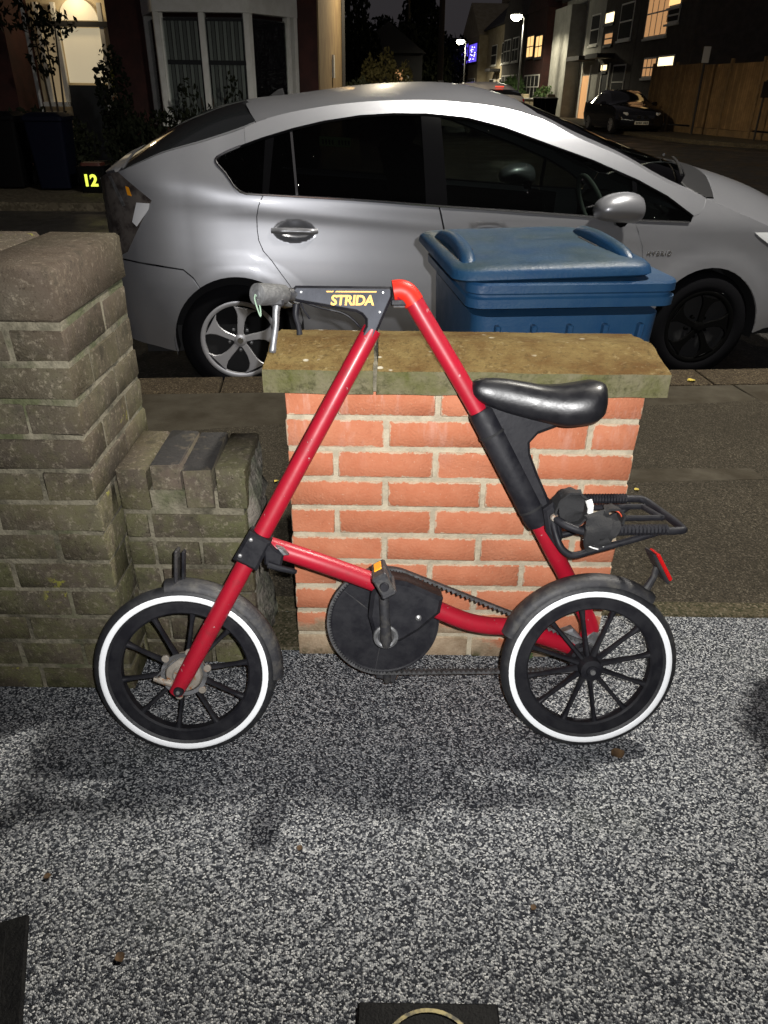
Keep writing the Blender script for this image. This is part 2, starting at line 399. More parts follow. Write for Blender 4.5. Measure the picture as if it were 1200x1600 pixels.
m_num = M("lit_house_number", (.8, .9, .1), .6, emit=(.85, 1, .10), estr=1.1)  # reflective digits, no lamp: their flash glint put in as emission
m_fence = M("fence_boards", (.22, .145, .07), .9, col2=(.15, .10, .05), scale=4, rnd=[(.22, .145, .07), (.19, .125, .06), (.25, .165, .08)])
m_hedge = M("dark_hedge_leaf", (.007, .010, .004), .8, col2=(.014, .017, .007), scale=3, spec=.2)
m_conifer = M("yellowish_shrub_leaf", (.11, .10, .035), .8)
m_bark = M("tree_bark", (.06, .048, .035), .9, bump=.5, bscale=12)
m_lamppost = M("grey_lamp_post", (.16, .165, .17), .5, metal=.4)
m_pole = M("black_sign_pole", (.02, .02, .022), .6)
m_sign = M("pale_sign_face", (.6, .62, .62), .6)
m_lampglow = M("lamp_lens", (1, 1, .9), .5, emit=(1, .93, .70), estr=40)
m_bmw = M("black_car_paint", (.006, .006, .007), .12, coat=.6)
m_whitecar = M("white_car_paint", (.62, .62, .66), .3, coat=.5)
m_darkglass = M("dark_car_glass", (.01, .011, .012), .06)
m_plate_w = M("number_plate", (.75, .75, .68), .5)
m_ink = M("plate_ink", (.02, .02, .02), .6)
m_soil = M("garden_soil", (.03, .027, .02), .95)
m_leaf_g = M("flower_leaf", (.06, .10, .03), .8)
m_potplant = M("lit_pot_plant", (.28, .32, .04), .7)
m_pot = M("terracotta", (.4, .22, .1), .8)

# ------------------------------------------------------------------ geometry helpers
class MB:
    def __init__(s): s.v = []; s.f = []; s.n = None
    def add(s, V, F, mtx=None):
        o = len(s.v)
        s.v += [tuple(mtx @ Vector(p)) if mtx else tuple(p) for p in V]
        s.f += [tuple(i + o for i in f) for f in F]
        return s
    def box(s, c, d, mtx=None, bev=0.):
        V, F = cbox(d, bev); return s.add([(p[0] + c[0], p[1] + c[1], p[2] + c[2]) for p in V], F, mtx)
    def tube(s, pts, r, seg=12, cap=True, mtx=None): V, F = tube(pts, r, seg, cap); return s.add(V, F, mtx)
    def prism(s, poly, a, b, axis='y', bev=0., mtx=None): V, F = prism(poly, a, b, axis, bev); return s.add(V, F, mtx)
    def lathe(s, prof, seg=32, c=(0, 0, 0), axis='y', a0=0., a1=2 * pi, mtx=None): V, F = lathe(prof, seg, c, axis, a0, a1); return s.add(V, F, mtx)
    def build(s, name, mat, parent=None, smooth=35):
        me = bpy.data.meshes.new(name)
        me.from_pydata(s.v, [], s.f); me.validate()
        if smooth:
            me.polygons.foreach_set('use_smooth', [True] * len(me.polygons))
            me.set_sharp_from_angle(angle=radians(smooth))
        return put(name, me, mat, parent)

def put(name, me, mat, parent=None):
    if mat and not me.materials: me.materials.append(mat)
    o = bpy.data.objects.new(name, me); COL.objects.link(o)
    if parent: o.parent = parent
    return o
def empty(name, loc=(0, 0, 0), rz=0.):
    o = bpy.data.objects.new(name, None); COL.objects.link(o); o.location = loc; o.rotation_euler = (0, 0, rz); o.empty_display_size = .1
    return o
def tag(o, label, cat, group=None):
    o['label'] = label; o['category'] = cat
    if group: o['group'] = group
    return o
def struct(o, label=None):
    o['kind'] = 'structure'
    if label: o['label'] = label
    return o

def cbox(d, bev=0.):
    x, y, z = d[0] / 2, d[1] / 2, d[2] / 2
    if not bev:
        V = [(-x, -y, -z), (x, -y, -z), (x, y, -z), (-x, y, -z), (-x, -y, z), (x, -y, z), (x, y, z), (-x, y, z)]
        return V, [(0, 3, 2, 1), (4, 5, 6, 7), (0, 1, 5, 4), (1, 2, 6, 5), (2, 3, 7, 6), (3, 0, 4, 7)]
    b = min(bev, x * .9, y * .9, z * .9)
    V = []; idx = {}
    for sx in (-1, 1):
        for sy in (-1, 1):
            for sz in (-1, 1):
                for k in range(3):
                    p = [sx * x, sy * y, sz * z]
                    for j in range(3):
                        if j != k: p[j] -= (sx, sy, sz)[j] * b
                    idx[(sx, sy, sz, k)] = len(V); V.append(tuple(p))
    F = []
    def I(sx, sy, sz, k): return idx[(sx, sy, sz, k)]
    for sg in (-1, 1):
        for k in range(3):
            a, c = [(1, 2), (2, 0), (0, 1)][k]
            q = []
            for (u, v) in ((-1, -1), (1, -1), (1, 1), (-1, 1)):
                s3 = [0, 0, 0]; s3[k] = sg; s3[a] = u; s3[c] = v
                q.append(I(*s3, k))
            F.append(tuple(q) if sg > 0 else tuple(q[::-1]))
    for k in range(3):                       # edges along axis k
        a, c = [(1, 2), (2, 0), (0, 1)][k]
        for u in (-1, 1):
            for v in (-1, 1):
                s0 = [0, 0, 0]; s0[a] = u; s0[c] = v
                lo = list(s0); lo[k] = -1; hi = list(s0); hi[k] = 1
                q = [I(*lo, a), I(*hi, a), I(*hi, c), I(*lo, c)]
                F.append(tuple(q) if u * v < 0 else tuple(q[::-1]))
    for sx in (-1, 1):
        for sy in (-1, 1):
            for sz in (-1, 1):
                q = [I(sx, sy, sz, 0), I(sx, sy, sz, 1), I(sx, sy, sz, 2)]
                F.append(tuple(q) if sx * sy * sz > 0 else tuple(q[::-1]))
    return V, F

def tube(pts, r, seg=12, cap=True):
    P = [Vector(p) for p in pts]; n = len(P)
    R = r if isinstance(r, (list, tuple)) else [r] * n
    T = []
    for i in range(n):
        a = P[max(0, i - 1)]; b = P[min(n - 1, i + 1)]; T.append((b - a).normalized())
    up = Vector((0, 0, 1)) if abs(T[0].z) < .9 else Vector((1, 0, 0))
    N = (up - T[0] * up.dot(T[0])).normalized()
    V = []; F = []
    for i in range(n):
        N = (N - T[i] * N.dot(T[i])).normalized(); B = T[i].cross(N)
        for k in range(seg):
            a = 2 * pi * k / seg
            V.append(tuple(P[i] + (N * cos(a) + B * sin(a)) * R[i]))
    for i in range(n - 1):
        for k in range(seg):
            k2 = (k + 1) % seg
            F.append((i * seg + k, i * seg + k2, (i + 1) * seg + k2, (i + 1) * seg + k))
    if cap:
        F.append(tuple(range(seg - 1, -1, -1))); F.append(tuple((n - 1) * seg + k for k in range(seg)))
    return V, F

def curve_pts(pts, n=8):
    """Catmull-Rom through pts"""
    P = [Vector(p) for p in pts]; out = []
    for i in range(len(P) - 1):
        p0 = P[max(0, i - 1)]; p1 = P[i]; p2 = P[i + 1]; p3 = P[min(len(P) - 1, i + 2)]
        for k in range(n):
            t = k / n
            out.append(.5 * ((2 * p1) + (p2 - p0) * t + (2 * p0 - 5 * p1 + 4 * p2 - p3) * t * t + (3 * p1 - p0 - 3 * p2 + p3) * t ** 3))
    out.append(P[-1]); return out

def prism(poly, a, b, axis='y', bev=0.):
    """polygon in the plane across axis, extruded from a to b; bev chamfers both rims. poly given as (x,z) for y, (x,y) for z, (y,z) for x."""
    area = sum(poly[i][0] * poly[(i + 1) % len(poly)][1] - poly[(i + 1) % len(poly)][0] * poly[i][1] for i in range(len(poly)))
    if area < 0: poly = poly[::-1]
    def P(p, t):
        return {'y': (p[0], t, p[1]), 'z': (p[0], p[1], t), 'x': (t, p[0], p[1])}[axis]
    n = len(poly)
    if bev:
        ins = inset(poly, bev)
        lv = [(ins, a), (poly, a + bev), (poly, b - bev), (ins, b)] if b > a else [(ins, a), (poly, a - bev), (poly, b + bev), (ins, b)]
    else: lv = [(poly, a), (poly, b)]
    V = [P(p, t) for pl, t in lv for p in pl]
    F = []
    flip = (axis == 'y') != (b < a)
    for j in range(len(lv) - 1):
        for i in range(n):
            k = (i + 1) % n
            q = (j * n + i, j * n + k, (j + 1) * n + k, (j + 1) * n + i)
            F.append(q[::-1] if flip else q)
    e0 = tuple(range(n)); e1 = tuple((len(lv) - 1) * n + i for i in range(n))
    F += [e0, e1[::-1]] if flip else [e0[::-1], e1]
    return V, F

def inset(poly, d):
    """CCW polygon shrunk by d"""
    n = len(poly); out = []
    for i in range(n):
        p, q, r = poly[i - 1], poly[i], poly[(i + 1) % n]
        def nrm(a, b):
            l = hypot(b[0] - a[0], b[1] - a[1]) or 1e-9
            return (-(b[1] - a[1]) / l, (b[0] - a[0]) / l)
        n1, n2 = nrm(p, q), nrm(q, r)
        k = 1 + n1[0] * n2[0] + n1[1] * n2[1]
        k = max(k, .35)
        out.append((q[0] + (n1[0] + n2[0]) * d / k, q[1] + (n1[1] + n2[1]) * d / k))
    return out

def lathe(prof, seg=32, c=(0, 0, 0), axis='y', a0=0., a1=2 * pi):
    """prof: list of (radius, along axis); closed profile if first == last. full turn or sector"""
    full = abs(a1 - a0 - 2 * pi) < 1e-6
    ns = seg if full else seg + 1
    V = []; F = []; m_ = len(prof)
    for i in range(ns):
        a = a0 + (a1 - a0) * i / seg
        for (r, t) in prof:
            if axis == 'y': V.append((c[0] + r * cos(a), c[1] + t, c[2] + r * sin(a)))
            elif axis == 'z': V.append((c[0] + r * cos(a), c[1] + r * sin(a), c[2] + t))
            else: V.append((c[0] + t, c[1] + r * cos(a), c[2] + r * sin(a)))
    for i in range(seg):
        j = (i + 1) % ns
        for k in range(m_ - 1):
            F.append((i * m_ + k, i * m_ + k + 1, j * m_ + k + 1, j * m_ + k))
    return V, F

def arc(cx, cy, r, a0, a1, n):
    return [(cx + r * cos(radians(a0 + (a1 - a0) * i / n)), cy + r * sin(radians(a0 + (a1 - a0) * i / n))) for i in range(n + 1)]

def text_mesh(name, body, size, depth, mat, parent, mtx, shear=0., weight=0., align='CENTER', spacing=1.):
    cu_ = bpy.data.curves.new(name + "_font", 'FONT'); cu_.body = body; cu_.size = size; cu_.extrude = depth
    cu_.shear = shear; cu_.offset = weight; cu_.align_x = align; cu_.align_y = 'CENTER'; cu_.resolution_u = 4; cu_.space_character = spacing
    tmp = bpy.data.objects.new(name + "_tmp", cu_); COL.objects.link(tmp)
    dg = bpy.context.evaluated_depsgraph_get()
    me = bpy.data.meshes.new_from_object(tmp.evaluated_get(dg))
    bpy.data.objects.remove(tmp); bpy.data.curves.remove(cu_)
    me.transform(mtx); me.materials.clear(); me.name = name
    return put(name, me, mat, parent)

def jitter_mesh(V, amt, rng):
    return [(p[0] + rng.uniform(-amt, amt), p[1] + rng.uniform(-amt, amt), p[2] + rng.uniform(-amt, amt)) for p in V]

BRK = {}
def brick_mesh(kind, d, bev, jit, variant):
    key = (kind, round(d[0], 3), round(d[1], 3), round(d[2], 3), variant)
    if key not in BRK:
        rng = random.Random(str(key))
        V, F = cbox(d, bev)
        V = jitter_mesh(V, jit, rng)
        me = bpy.data.meshes.new('brick'); me.from_pydata(V, [], F)
        me.polygons.foreach_set('use_smooth', [True] * len(me.polygons)); me.set_sharp_from_angle(angle=radians(50))
        BRK[key] = me
    return BRK[key]
def brick(parent, kind, c, d, mat, bev=.003, jit=.0006, name='brick', rot=.0):
    me = brick_mesh(kind + mat.name, d, bev, jit, random.randrange(6))
    if not me.materials: me.materials.append(mat)
    o = bpy.data.objects.new(name, me); COL.objects.link(o); o.parent = parent; o.location = c
    o.rotation_euler = (random.uniform(-rot, rot), random.uniform(-rot, rot), random.uniform(-rot, rot))
    return o

# ------------------------------------------------------------------ ground
def pave_z(y): return -.1 * min(1., max(0., (y - 1.69) / 2.1))
KD = Vector((cos(radians(5.2)), sin(radians(5.2)), 0))          # along the kerb
KN = Vector((-KD.y, KD.x, 0))
K0 = Vector((0, 4.0, 0))                                          # point on the kerb's road edge
# driveway
b = MB(); b.add([(-6, -4, 0), (6, -4, 0), (6, 1.685, 0), (-6, 1.685, 0)], [(0, 1, 2, 3)])
struct(b.build('driveway', m_gravel, smooth=0))
# threshold slab in the gap between the two walls
b = MB(); b.box((-.262, 1.60, -.02), (.095, .165, .052), bev=.006)
struct(b.build('threshold', m_edge))
# edging strip, footway
b = MB(); b.box((2.6, 1.722, -.03), (6.8, .07, .066), bev=.005); b.box((-3.9, 1.722, -.03), (5.6, .07, .066), bev=.005)
struct(b.build('edging_strip', m_edge))
b = MB()
def kp(t, off, z): p = K0 + KD * t + KN * off; return (p.x, p.y, z)
b.add([(-9, 1.69, -.006), (9, 1.69, -.006), kp(9, -.26, -.106), kp(-9, -.26, -.106)], [(0, 1, 2, 3)])
pavement = struct(b.build('pavement', m_asphalt, smooth=0))
# concrete flags along the kerb: each one a slab of its own
rng = random.Random(3)
def slab(parent, t0, t1, o0, o1, mat, name, g=.006, lift=.0, th=.05, zf=None):
    b = MB()
    pts = [(t0 + g, o0 + g), (t1 - g, o0 + g), (t1 - g, o1 - g), (t0 + g, o1 - g)]
    top = []
    for t, o in pts:
        p = K0 + KD * t + KN * o
        top.append((p.x, p.y, (pave_z(p.y) if zf is None else zf) + lift + rng.uniform(-.0015, .0015)))
    ch = .004
    inn = [(t0 + g + ch, o0 + g + ch), (t1 - g - ch, o0 + g + ch), (t1 - g - ch, o1 - g - ch), (t0 + g + ch, o1 - g - ch)]
    V = [(p[0], p[1], p[2] - th) for p in top] + [(p[0], p[1], p[2] - ch) for p in top]
    for (t, o), q in zip(inn, top):
        p = K0 + KD * t + KN * o; V.append((p.x, p.y, q[2]))
    F = [(3, 2, 1, 0)]
    for j in (0, 4):
        for i in range(4):
            k = (i + 1) % 4; F.append((j + i, j + k, j + 4 + k, j + 4 + i))
    F.append((8, 9, 10, 11))
    b.add(V, F); return b.build(name, mat, parent, 30)
t = -4.1
rows = [(-.88, -.265), (-1.5, -.886)]
for ri, (o0, o1) in enumerate(rows):
    t = -4.1 + ri * .4
    while t < 4.6:
        w = .9 if (round(t * 7) % 3) else .6
        if ri == 0 or not (-.55 < t + w / 2 < .3): slab(pavement, t, t + w, o0, o1, m_flag, 'paving_slab', lift=.006)
        t += w
# kerb of separate stones
kerb = empty('kerb', tuple(K0)); kerb['kind'] = 'structure'
t = -7.2
while t < 7:
    o = slab(kerb, t, t + .9, -.26, 0, m_kerb, 'kerb_stone', lift=.008, th=.3, zf=-.1); o.location = -K0
    t += .9
# road: one sheet to the horizon, rising slightly into the side street
xs = [-400, -60, -20, -8, -3, 0, 3, 8, 20, 60, 400]
ys = [2.5, 4, 6, 9, 12, 16, 20, 24, 40, 100, 300, 900]
def road_z(y): return -.225 + .245 * min(1., max(0., (y - 9) / 15.))
V = [(x, y, road_z(y)) for y in ys for x in xs]
F = [(j * len(xs) + i, j * len(xs) + i + 1, (j + 1) * len(xs) + i + 1, (j + 1) * len(xs) + i) for j in range(len(ys) - 1) for i in range(len(xs) - 1)]
b = MB(); b.add(V, F); struct(b.build('road', m_road))

def sheet(name, poly, zf, mat, th=.1, label=None):
    """raised pavement: polygon top with a kerb face"""
    area = sum(poly[i][0] * poly[(i + 1) % len(poly)][1] - poly[(i + 1) % len(poly)][0] * poly[i][1] for i in range(len(poly)))
    if area < 0: poly = poly[::-1]
    n = len(poly)
    V = [(x, y, zf(y)) for x, y in poly] + [(x, y, zf(y) - th - .1) for x, y in poly]
    F = [tuple(range(n))] + [(i, n + i, n + (i + 1) % n, (i + 1) % n) for i in range(n)]
    b = MB(); b.add(V, F); return struct(b.build(name, mat, smooth=0))
def far_z(y): return road_z(y) + .11
m_farpave = grit("far_footway", (.10, .085, .06), (.06, .05, .035), (.16, .14, .1), 30)
sheet('far_pavement', [(-40, 9.6), (-3, 10.9), (-1.2, 11.4), (-.4, 12.6), (-.5, 16), (-.9, 24), (-1.6, 34), (-4.6, 75), (-6, 75), (-3.2, 40), (-2.6, 20), (-2.8, 12.9), (-40, 12.0)], far_z, m_farpave)
sheet('side_pavement', [(40, 19), (16, 21.2), (11.6, 22.7), (10.0, 24), (9.25, 25.6), (8.9, 28), (8.7, 31), (6.3, 66), (5.5, 77), (4.5, 90), (7.4, 90), (10.6, 50), (11.2, 40), (11.2, 31.5), (12.0, 25.2), (18, 23.6), (40, 22)], far_z, m_farpave)
sheet('garden_ground', [(-40, 12.02), (-2.83, 12.92), (-2.63, 20), (-3.2, 39.9), (-40, 60)], lambda y: far_z(y) - .02, m_soil)
sheet('plot_ground', [(11.22, 40), (10.62, 50), (7.42, 90), (60, 90), (60, 22), (40, 22.02), (18, 23.62), (12.02, 25.22), (11.22, 31.5)], lambda y: far_z(y) - .02, m_soil)

# ------------------------------------------------------------------ new orange brick garden wall with coping
WX0, WX1, WY0, WD = -.219, .559, 1.506, .215
wall = empty('garden_wall', (.17, WY0, 0))
tag(wall, "short new orange brick garden wall topped with mossy concrete coping", "wall")
def loc(p): return (p[0] - wall.location.x, p[1] - wall.location.y, p[2])
b = MB(); b.box(loc(((WX0 + WX1) / 2, WY0 + WD / 2, .3655)), (WX1 - WX0 - .007, WD - .007, .737))
b.build('mortar', m_mortar, wall, 0)
CP = .0749
for c in range(10):
    z = .735 - .0325 - c * CP
    x = WX0; first = .1035 if c % 2 == 0 else .2165
    l = first
    while x < WX1 - .004:
        l2 = min(l, WX1 - x)
        if WX1 - (x + l2) < .03: l2 = WX1 - x
        cx = x + l2 / 2
        for back in (0, 1):
            yy = WY0 + .0475 if not back else WY0 + WD - .0475
            proud = random.uniform(-.0008, .0012)
            brick(wall, 'new', loc((cx, yy + (-proud if not back else proud), z)), (l2 - .001 + random.uniform(-.0015, .001), .095, .0635 + random.uniform(-.0015, .001)), m_brick, .0028, .0011, rot=.004)
        x += l2 + .0105; l = .2145
# saddleback coping, two stones
def coping(x0, x1):
    pr = [(1.461, .750), (1.461, .800), (1.607, .822), (1.757, .800), (1.757, .750)]
    b = MB(); N = max(2, int((x1 - x0) / .04))
    pts = []
    prof = []
    for i in range(len(pr)):
        a, c_ = pr[i], pr[(i + 1) % len(pr)]
        nseg = 6 if i in (1, 2) else 2
        for k in range(nseg): prof.append((a[0] + (c_[0] - a[0]) * k / nseg, a[1] + (c_[1] - a[1]) * k / nseg))
    rg = random.Random(int(x0 * 1000))
    V = []
    for i in range(N + 1):
        x = x0 + (x1 - x0) * i / N
        for (y, z) in prof:
            e = .0014
            V.append(loc((x + (rg.uniform(-.002, .002) if i in (0, N) else 0), y + rg.uniform(-e, e), z - .012 + rg.uniform(-e, e))))
    n = len(prof)
    F = [(i * n + k, i * n + (k + 1) % n, (i + 1) * n + (k + 1) % n, (i + 1) * n + k) for i in range(N) for k in range(n)]
    F = [f[::-1] for f in F]
    F += [tuple(range(n)), tuple(N * n + k for k in range(n - 1, -1, -1))]
    b.add(V, F); b.build('coping_stone', m_coping, wall, 30)
coping(-.254, -.026); coping(-.018, .586)
b = MB(); b.box(loc((-.022, 1.609, .768)), (.009, .284, .052)); b.build('coping_joint', m_oldmortar, wall, 0)

# ------------------------------------------------------------------ old dark brick pillar
PX1, PX0, PY0, PY1 = -.605, -1.74, 1.363, 1.735
pil = empty('brick_pillar', ((PX0 + PX1) / 2, (PY0 + PY1) / 2, 0))
tag(pil, "tall old mossy dark brick gate pillar and wall end at the left edge", "pillar")
def lp(p): return (p[0] - pil.location.x, p[1] - pil.location.y, p[2])
b = MB(); b.box(lp(((PX0 + PX1) / 2, (PY0 + PY1) / 2, .49)), (PX1 - PX0 - .006, PY1 - PY0 - .006, .98)); b.build('mortar', m_oldmortar, pil, 0)
W_ = PX1 - PX0; D_ = PY1 - PY0; Hd = .1025
def ob(parent, lf, x0, x1, y0, y1, z0, z1, mat=m_oldbrick):
    e = random.uniform(-.002, .0025)
    return brick(parent, 'old', lf(((x0 + x1) / 2, (y0 + y1) / 2, (z0 + z1) / 2)), (x1 - x0 + e, y1 - y0 + e, z1 - z0 - random.uniform(0, .004)), mat, .0032, .0019, rot=.007)
for c in range(12):
    z0 = c * .0752; z1 = z0 + .066
    def course(start, first):
        x = start; l = first
        while x > PX0 + .03:
            x2 = max(PX0, x - l)
            for y0, y1 in ((PY0, PY0 + Hd), (PY1 - Hd, PY1)): ob(pil, lp, x2, x, y0, y1, z0, z1)
            x = x2 - .0095; l = .1025 if (l > .2 and c % 4 == 2) else .2155
    if c % 2 == 0:
        course(PX1, .2155)
        ob(pil, lp, PX1 - Hd, PX1, PY0 + Hd + .01, PY1 - Hd - .01, z0, z1)
    else:
        ob(pil, lp, PX1 - Hd, PX1, PY0, PY0 + .215, z0, z1); ob(pil, lp, PX1 - Hd, PX1, PY0 + .226, PY1, z0, z1)
        course(PX1 - Hd - .01, .14 if c % 4 == 1 else .2155)
# cap course of big bricks on edge
z0, z1 = .906, 1.006
for (x0, x1, y0, y1) in ((PX1 - .155, PX1 + .004, PY0 - .004, PY1 + .004), (PX1 - .32, PX1 - .172, PY0 - .003, PY1), (PX1 - .55, PX1 - .335, PY0 - .004, PY1 + .004), (PX1 - .775, PX1 - .56, PY0 - .002, PY1 + .003), (PX0, PX1 - .785, PY0 - .004, PY1 + .004)):
    o = brick(pil, 'cap', lp(((x0 + x1) / 2, (y0 + y1) / 2, (z0 + z1) / 2)), (x1 - x0, y1 - y0, z1 - z0), m_oldbrick, .007, .003, name='cap_brick')
b = MB(); b.box(lp(((PX0 + PX1) / 2, (PY0 + PY1) / 2, .95)), (W_ - .03, D_ - .03, .094)); b.build('cap_mortar', m_oldmortar, pil, 0)

# ------------------------------------------------------------------ low old wall beside the pillar
LX0, LX1, LY0, LY1 = -.60, -.308, 1.465, 1.672
low = empty('low_wall', ((LX0 + LX1) / 2, (LY0 + LY1) / 2, 0))
tag(low, "low broken stub of old dark brick wall beside the tall pillar", "wall")
def ll(p): return (p[0] - low.location.x, p[1] - low.location.y, p[2])
b = MB(); b.box(ll(((LX0 + LX1) / 2 - .004, (LY0 + LY1) / 2, .25)), (LX1 - LX0 - .016, LY1 - LY0 - .007, .5)); b.build('mortar', m_oldmortar, low, 0)
for c in range(6):
    z0 = -.002 + c * .0752; z1 = z0 + .066
    for y0, y1 in ((LY0, LY0 + .098), (LY1 - .098, LY1)):
        k = LX0 + (.068 if c % 2 else .17)
        if c == 4: cuts = [LX0, LX0 + .062, LX0 + .172 + .0, LX1 - .02]
        else: cuts = [LX0, k, min(k + .225, LX1)] + ([LX1] if k + .225 < LX1 - .03 else [])
        if c == 5: cuts = [LX0, LX0 + .062, LX1 - .004]
        for a_, b_ in zip(cuts[:-1], cuts[1:]): ob(low, ll, a_ + .004, b_ - .004, y0, y1, z0, z1)
for k in range(4):
    x0 = LX0 + .002 + k * .0735
    o = ob(low, ll, x0 + .002, x0 + .068, LY0 - .004 + (.01 if k == 1 else 0), LY1 + .003 - .004 * k, .452 + .002 * k, .560 - (.006 if k == 0 else 0), m_blackbrick if k in (1, 2) else m_oldbrick)
    o.name = 'coping_brick'
# ragged mortar on the broken end
V = []; F = []
ny, nz = 9, 22
rg = random.Random(11)
for i in range(ny + 1):
    for j in range(nz + 1):
        z = .555 * j / nz
        y = LY0 + .012 + (LY1 - LY0 - .02) * i / ny
        ed = 1 if (i in (0, ny) or j in (0, nz)) else 0
        V.append(ll((LX1 - .006 + (0 if ed else .008 + rg.uniform(-.006, .010) + .006 * sin(z * 19) + .012 * max(0, .3 - z)), y, z)))
F = [(i * (nz + 1) + j, (i + 1) * (nz + 1) + j, (i + 1) * (nz + 1) + j + 1, i * (nz + 1) + j + 1) for i in range(ny) for j in range(nz)]
b = MB(); b.add(V, F); b.build('broken_end', M("ragged_mortar", (.20, .18, .15), .95, col2=(.10, .105, .07), scale=18, bump=1., bscale=70, bdist=.006), low, 60)

# ------------------------------------------------------------------ the folding bicycle, leaning back against the coping
BO = Vector((-.425, 1.172, 0)); bx_ = Vector((.999197, .040059, 0)).normalized()
LEAN = radians(15)
bh = Vector((0, 0, 1)) * cos(LEAN) + Vector((-bx_.y, bx_.x, 0)) * sin(LEAN)
by_ = bh.cross(bx_)
bike = empty('folding_bicycle')
mw = Matrix((bx_, by_, bh)).transposed().to_4x4(); mw.translation = BO
bike.matrix_world = mw
tag(bike, "red triangular folding bicycle with black spoked wheels leaning on the brick wall", "bicycle")
def Bp(a, off, h): return (a, -off, h)         # off: distance from the wheel plane towards the viewer
WR = .1955
FC, RC = (0.002, WR), (.884, WR)

def wheel(c, off, nsp, ang0, hubmat, parent):
    w = bike
    cx, cz = c
    y0 = -off
    # tyre
    prof = [(.157 + .001, .012)]
    n = 14
    prof = [(.1765 + .0192 * cos(a), .0192 * sin(a)) for a in [radians(-140 + 280 * i / n) for i in range(n + 1)]]
    t_ = MB().lathe(prof, 72, (cx, y0, cz)).build('tyre', m_rubber, parent, 60)
    for sgn in (-1, 1):
        r_ = MB().lathe([(.1676, sgn * .0178), (.1690, sgn * .0190), (.1755, sgn * .0201), (.1792, sgn * .0198), (.1803, sgn * .0185)], 72, (cx, y0, cz)).build('reflective_band', m_reflect, t_, 60)
    rim = MB().lathe([(.164, -.0125), (.164, .0125), (.158, .0135), (.150, .012), (.140, .013), (.136, .009), (.136, -.009), (.140, -.013), (.150, -.012), (.158, -.0135), (.164, -.0125)], 72, (cx, y0, cz)).build('rim', m_black, parent, 30)
    for k in range(nsp):
        a = ang0 + 2 * pi * k / nsp
        d = Vector((cos(a), 0, sin(a))); p = Vector((-sin(a), 0, cos(a)))
        sp = MB()
        V = []
        for (r, hw, th) in ((.018, .0062, .010), (.06, .0048, .0075), (.11, .0042, .0065), (.132, .0058, .0085), (.1405, .0095, .0095)):
            for (u, v) in ((-1, -.5), (-.5, -1), (.5, -1), (1, -.5), (1, .5), (.5, 1), (-.5, 1), (-1, .5)):
                q = Vector((cx, y0, cz)) + d * r + p * (hw * u) + Vector((0, th * v, 0)); V.append(tuple(q))
        F = [(i * 8 + j, i * 8 + (j + 1) % 8, (i + 1) * 8 + (j + 1) % 8, (i + 1) * 8 + j) for i in range(4) for j in range(8)]
        sp.add(V, F); sp.build('spoke', m_black, parent, 50)
    return rim

fwh = bike
wheel(FC, .0, 10, radians(8), m_rusty, bike)
wheel(RC, .0, 12, radians(10), m_black, bike)
# front hub: drum, disc carrier, bolts, arm
fh = MB().lathe([(.0, -.03), (.020, -.03), (.024, -.026), (.036, -.024), (.040, -.018), (.040, .012), (.02, .02), (.0, .02)], 32, (FC[0], 0, FC[1])).build('front_hub', m_rusty, bike)
MB().lathe([(.0405, -.0205), (.0405, -.017), (.049, -.017), (.049, -.0205), (.0405, -.0205)], 40, (FC[0], 0, FC[1])).build('disc_ring', m_alu, fh)
for k in range(6):
    a = radians(15 + 60 * k)
    MB().prism(arc(FC[0] + .052 * cos(a), FC[1] + .052 * sin(a), .0085, 0, 330, 8), -.021, -.014, 'y', .001).build('mounting_lug', m_rusty, fh)
MB().tube([Bp(FC[0] - .014, .052, FC[1] - .005), Bp(FC[0] - .035, .05, FC[1] - .001), Bp(FC[0] - .056, .045, FC[1] + .004)], [.0075, .006, .005], 10).build('brake_arm', m_rusty, fh)
MB().tube([Bp(FC[0] - .056, .046, FC[1] + .004), Bp(FC[0] - .03, .05, FC[1] + .03), Bp(FC[0] + .002, .047, FC[1] + .055)], .0018, 6).build('brake_cable', m_alu, fh)
# rear hub
rh = MB().lathe([(.0, -.034), (.012, -.034), (.013, -.03), (.024, -.028), (.026, -.012), (.026, .02), (.034, .022), (.034, .06), (.02, .075), (0, .075)], 32, (RC[0], 0, RC[1])).build('rear_hub', m_black, bike)
MB().lathe([(0, -.0375), (.0055, -.0375), (.0065, -.034), (.0065, -.03)], 12, (RC[0], 0, RC[1])).build('axle_bolt', m_steel, rh)

# frame tubes
FT0, FT1 = Vector(Bp(.399, .002, .902)), Vector(Bp(.002, .062, .190))
ft = MB().tube([FT0 + (FT0 - FT1) * .02, FT0 + (FT1 - FT0) * .5, FT0 + (FT1 - FT0) * .86, FT0 + (FT1 - FT0) * .96, FT1 + (FT1 - FT0) * .02], [.0185, .0185, .0185, .0175, .0145], 24).build('front_tube', m_red, bike, 40)
MB().lathe([(0, -.079), (.0045, -.079), (.0055, -.082), (.0095, -.082), (.0105, -.079), (.0105, -.06)], 16, (FT1.x + .001, 0, FT1.z - .004)).build('axle_cap', m_black, ft)
MB().lathe([(0, -.0845), (.004, -.084), (.0045, -.081)], 12, (FT1.x + .001, 0, FT1.z - .004)).build('axle_bolt', m_steel, ft)
MB().lathe([(0, -.0632), (.003, -.0636), (.0032, -.058)], 8, (.045, 0, .253)).build('rivet_hole', m_gap, ft)
st_path = curve_pts([Bp(.452, 0, .984), Bp(.468, 0, .986), Bp(.487, 0, .968), Bp(.506, 0, .938), Bp(.620, 0, .757), Bp(.753, -.004, .528), Bp(.795, -.022, .455), Bp(.836, -.047, .388), Bp(.900, -.062, .270), Bp(.899, -.064, .235), Bp(.884, -.066, .200)], 5)
MB().tube(st_path, .0185, 24).build('seat_tube', m_red, bike, 50)
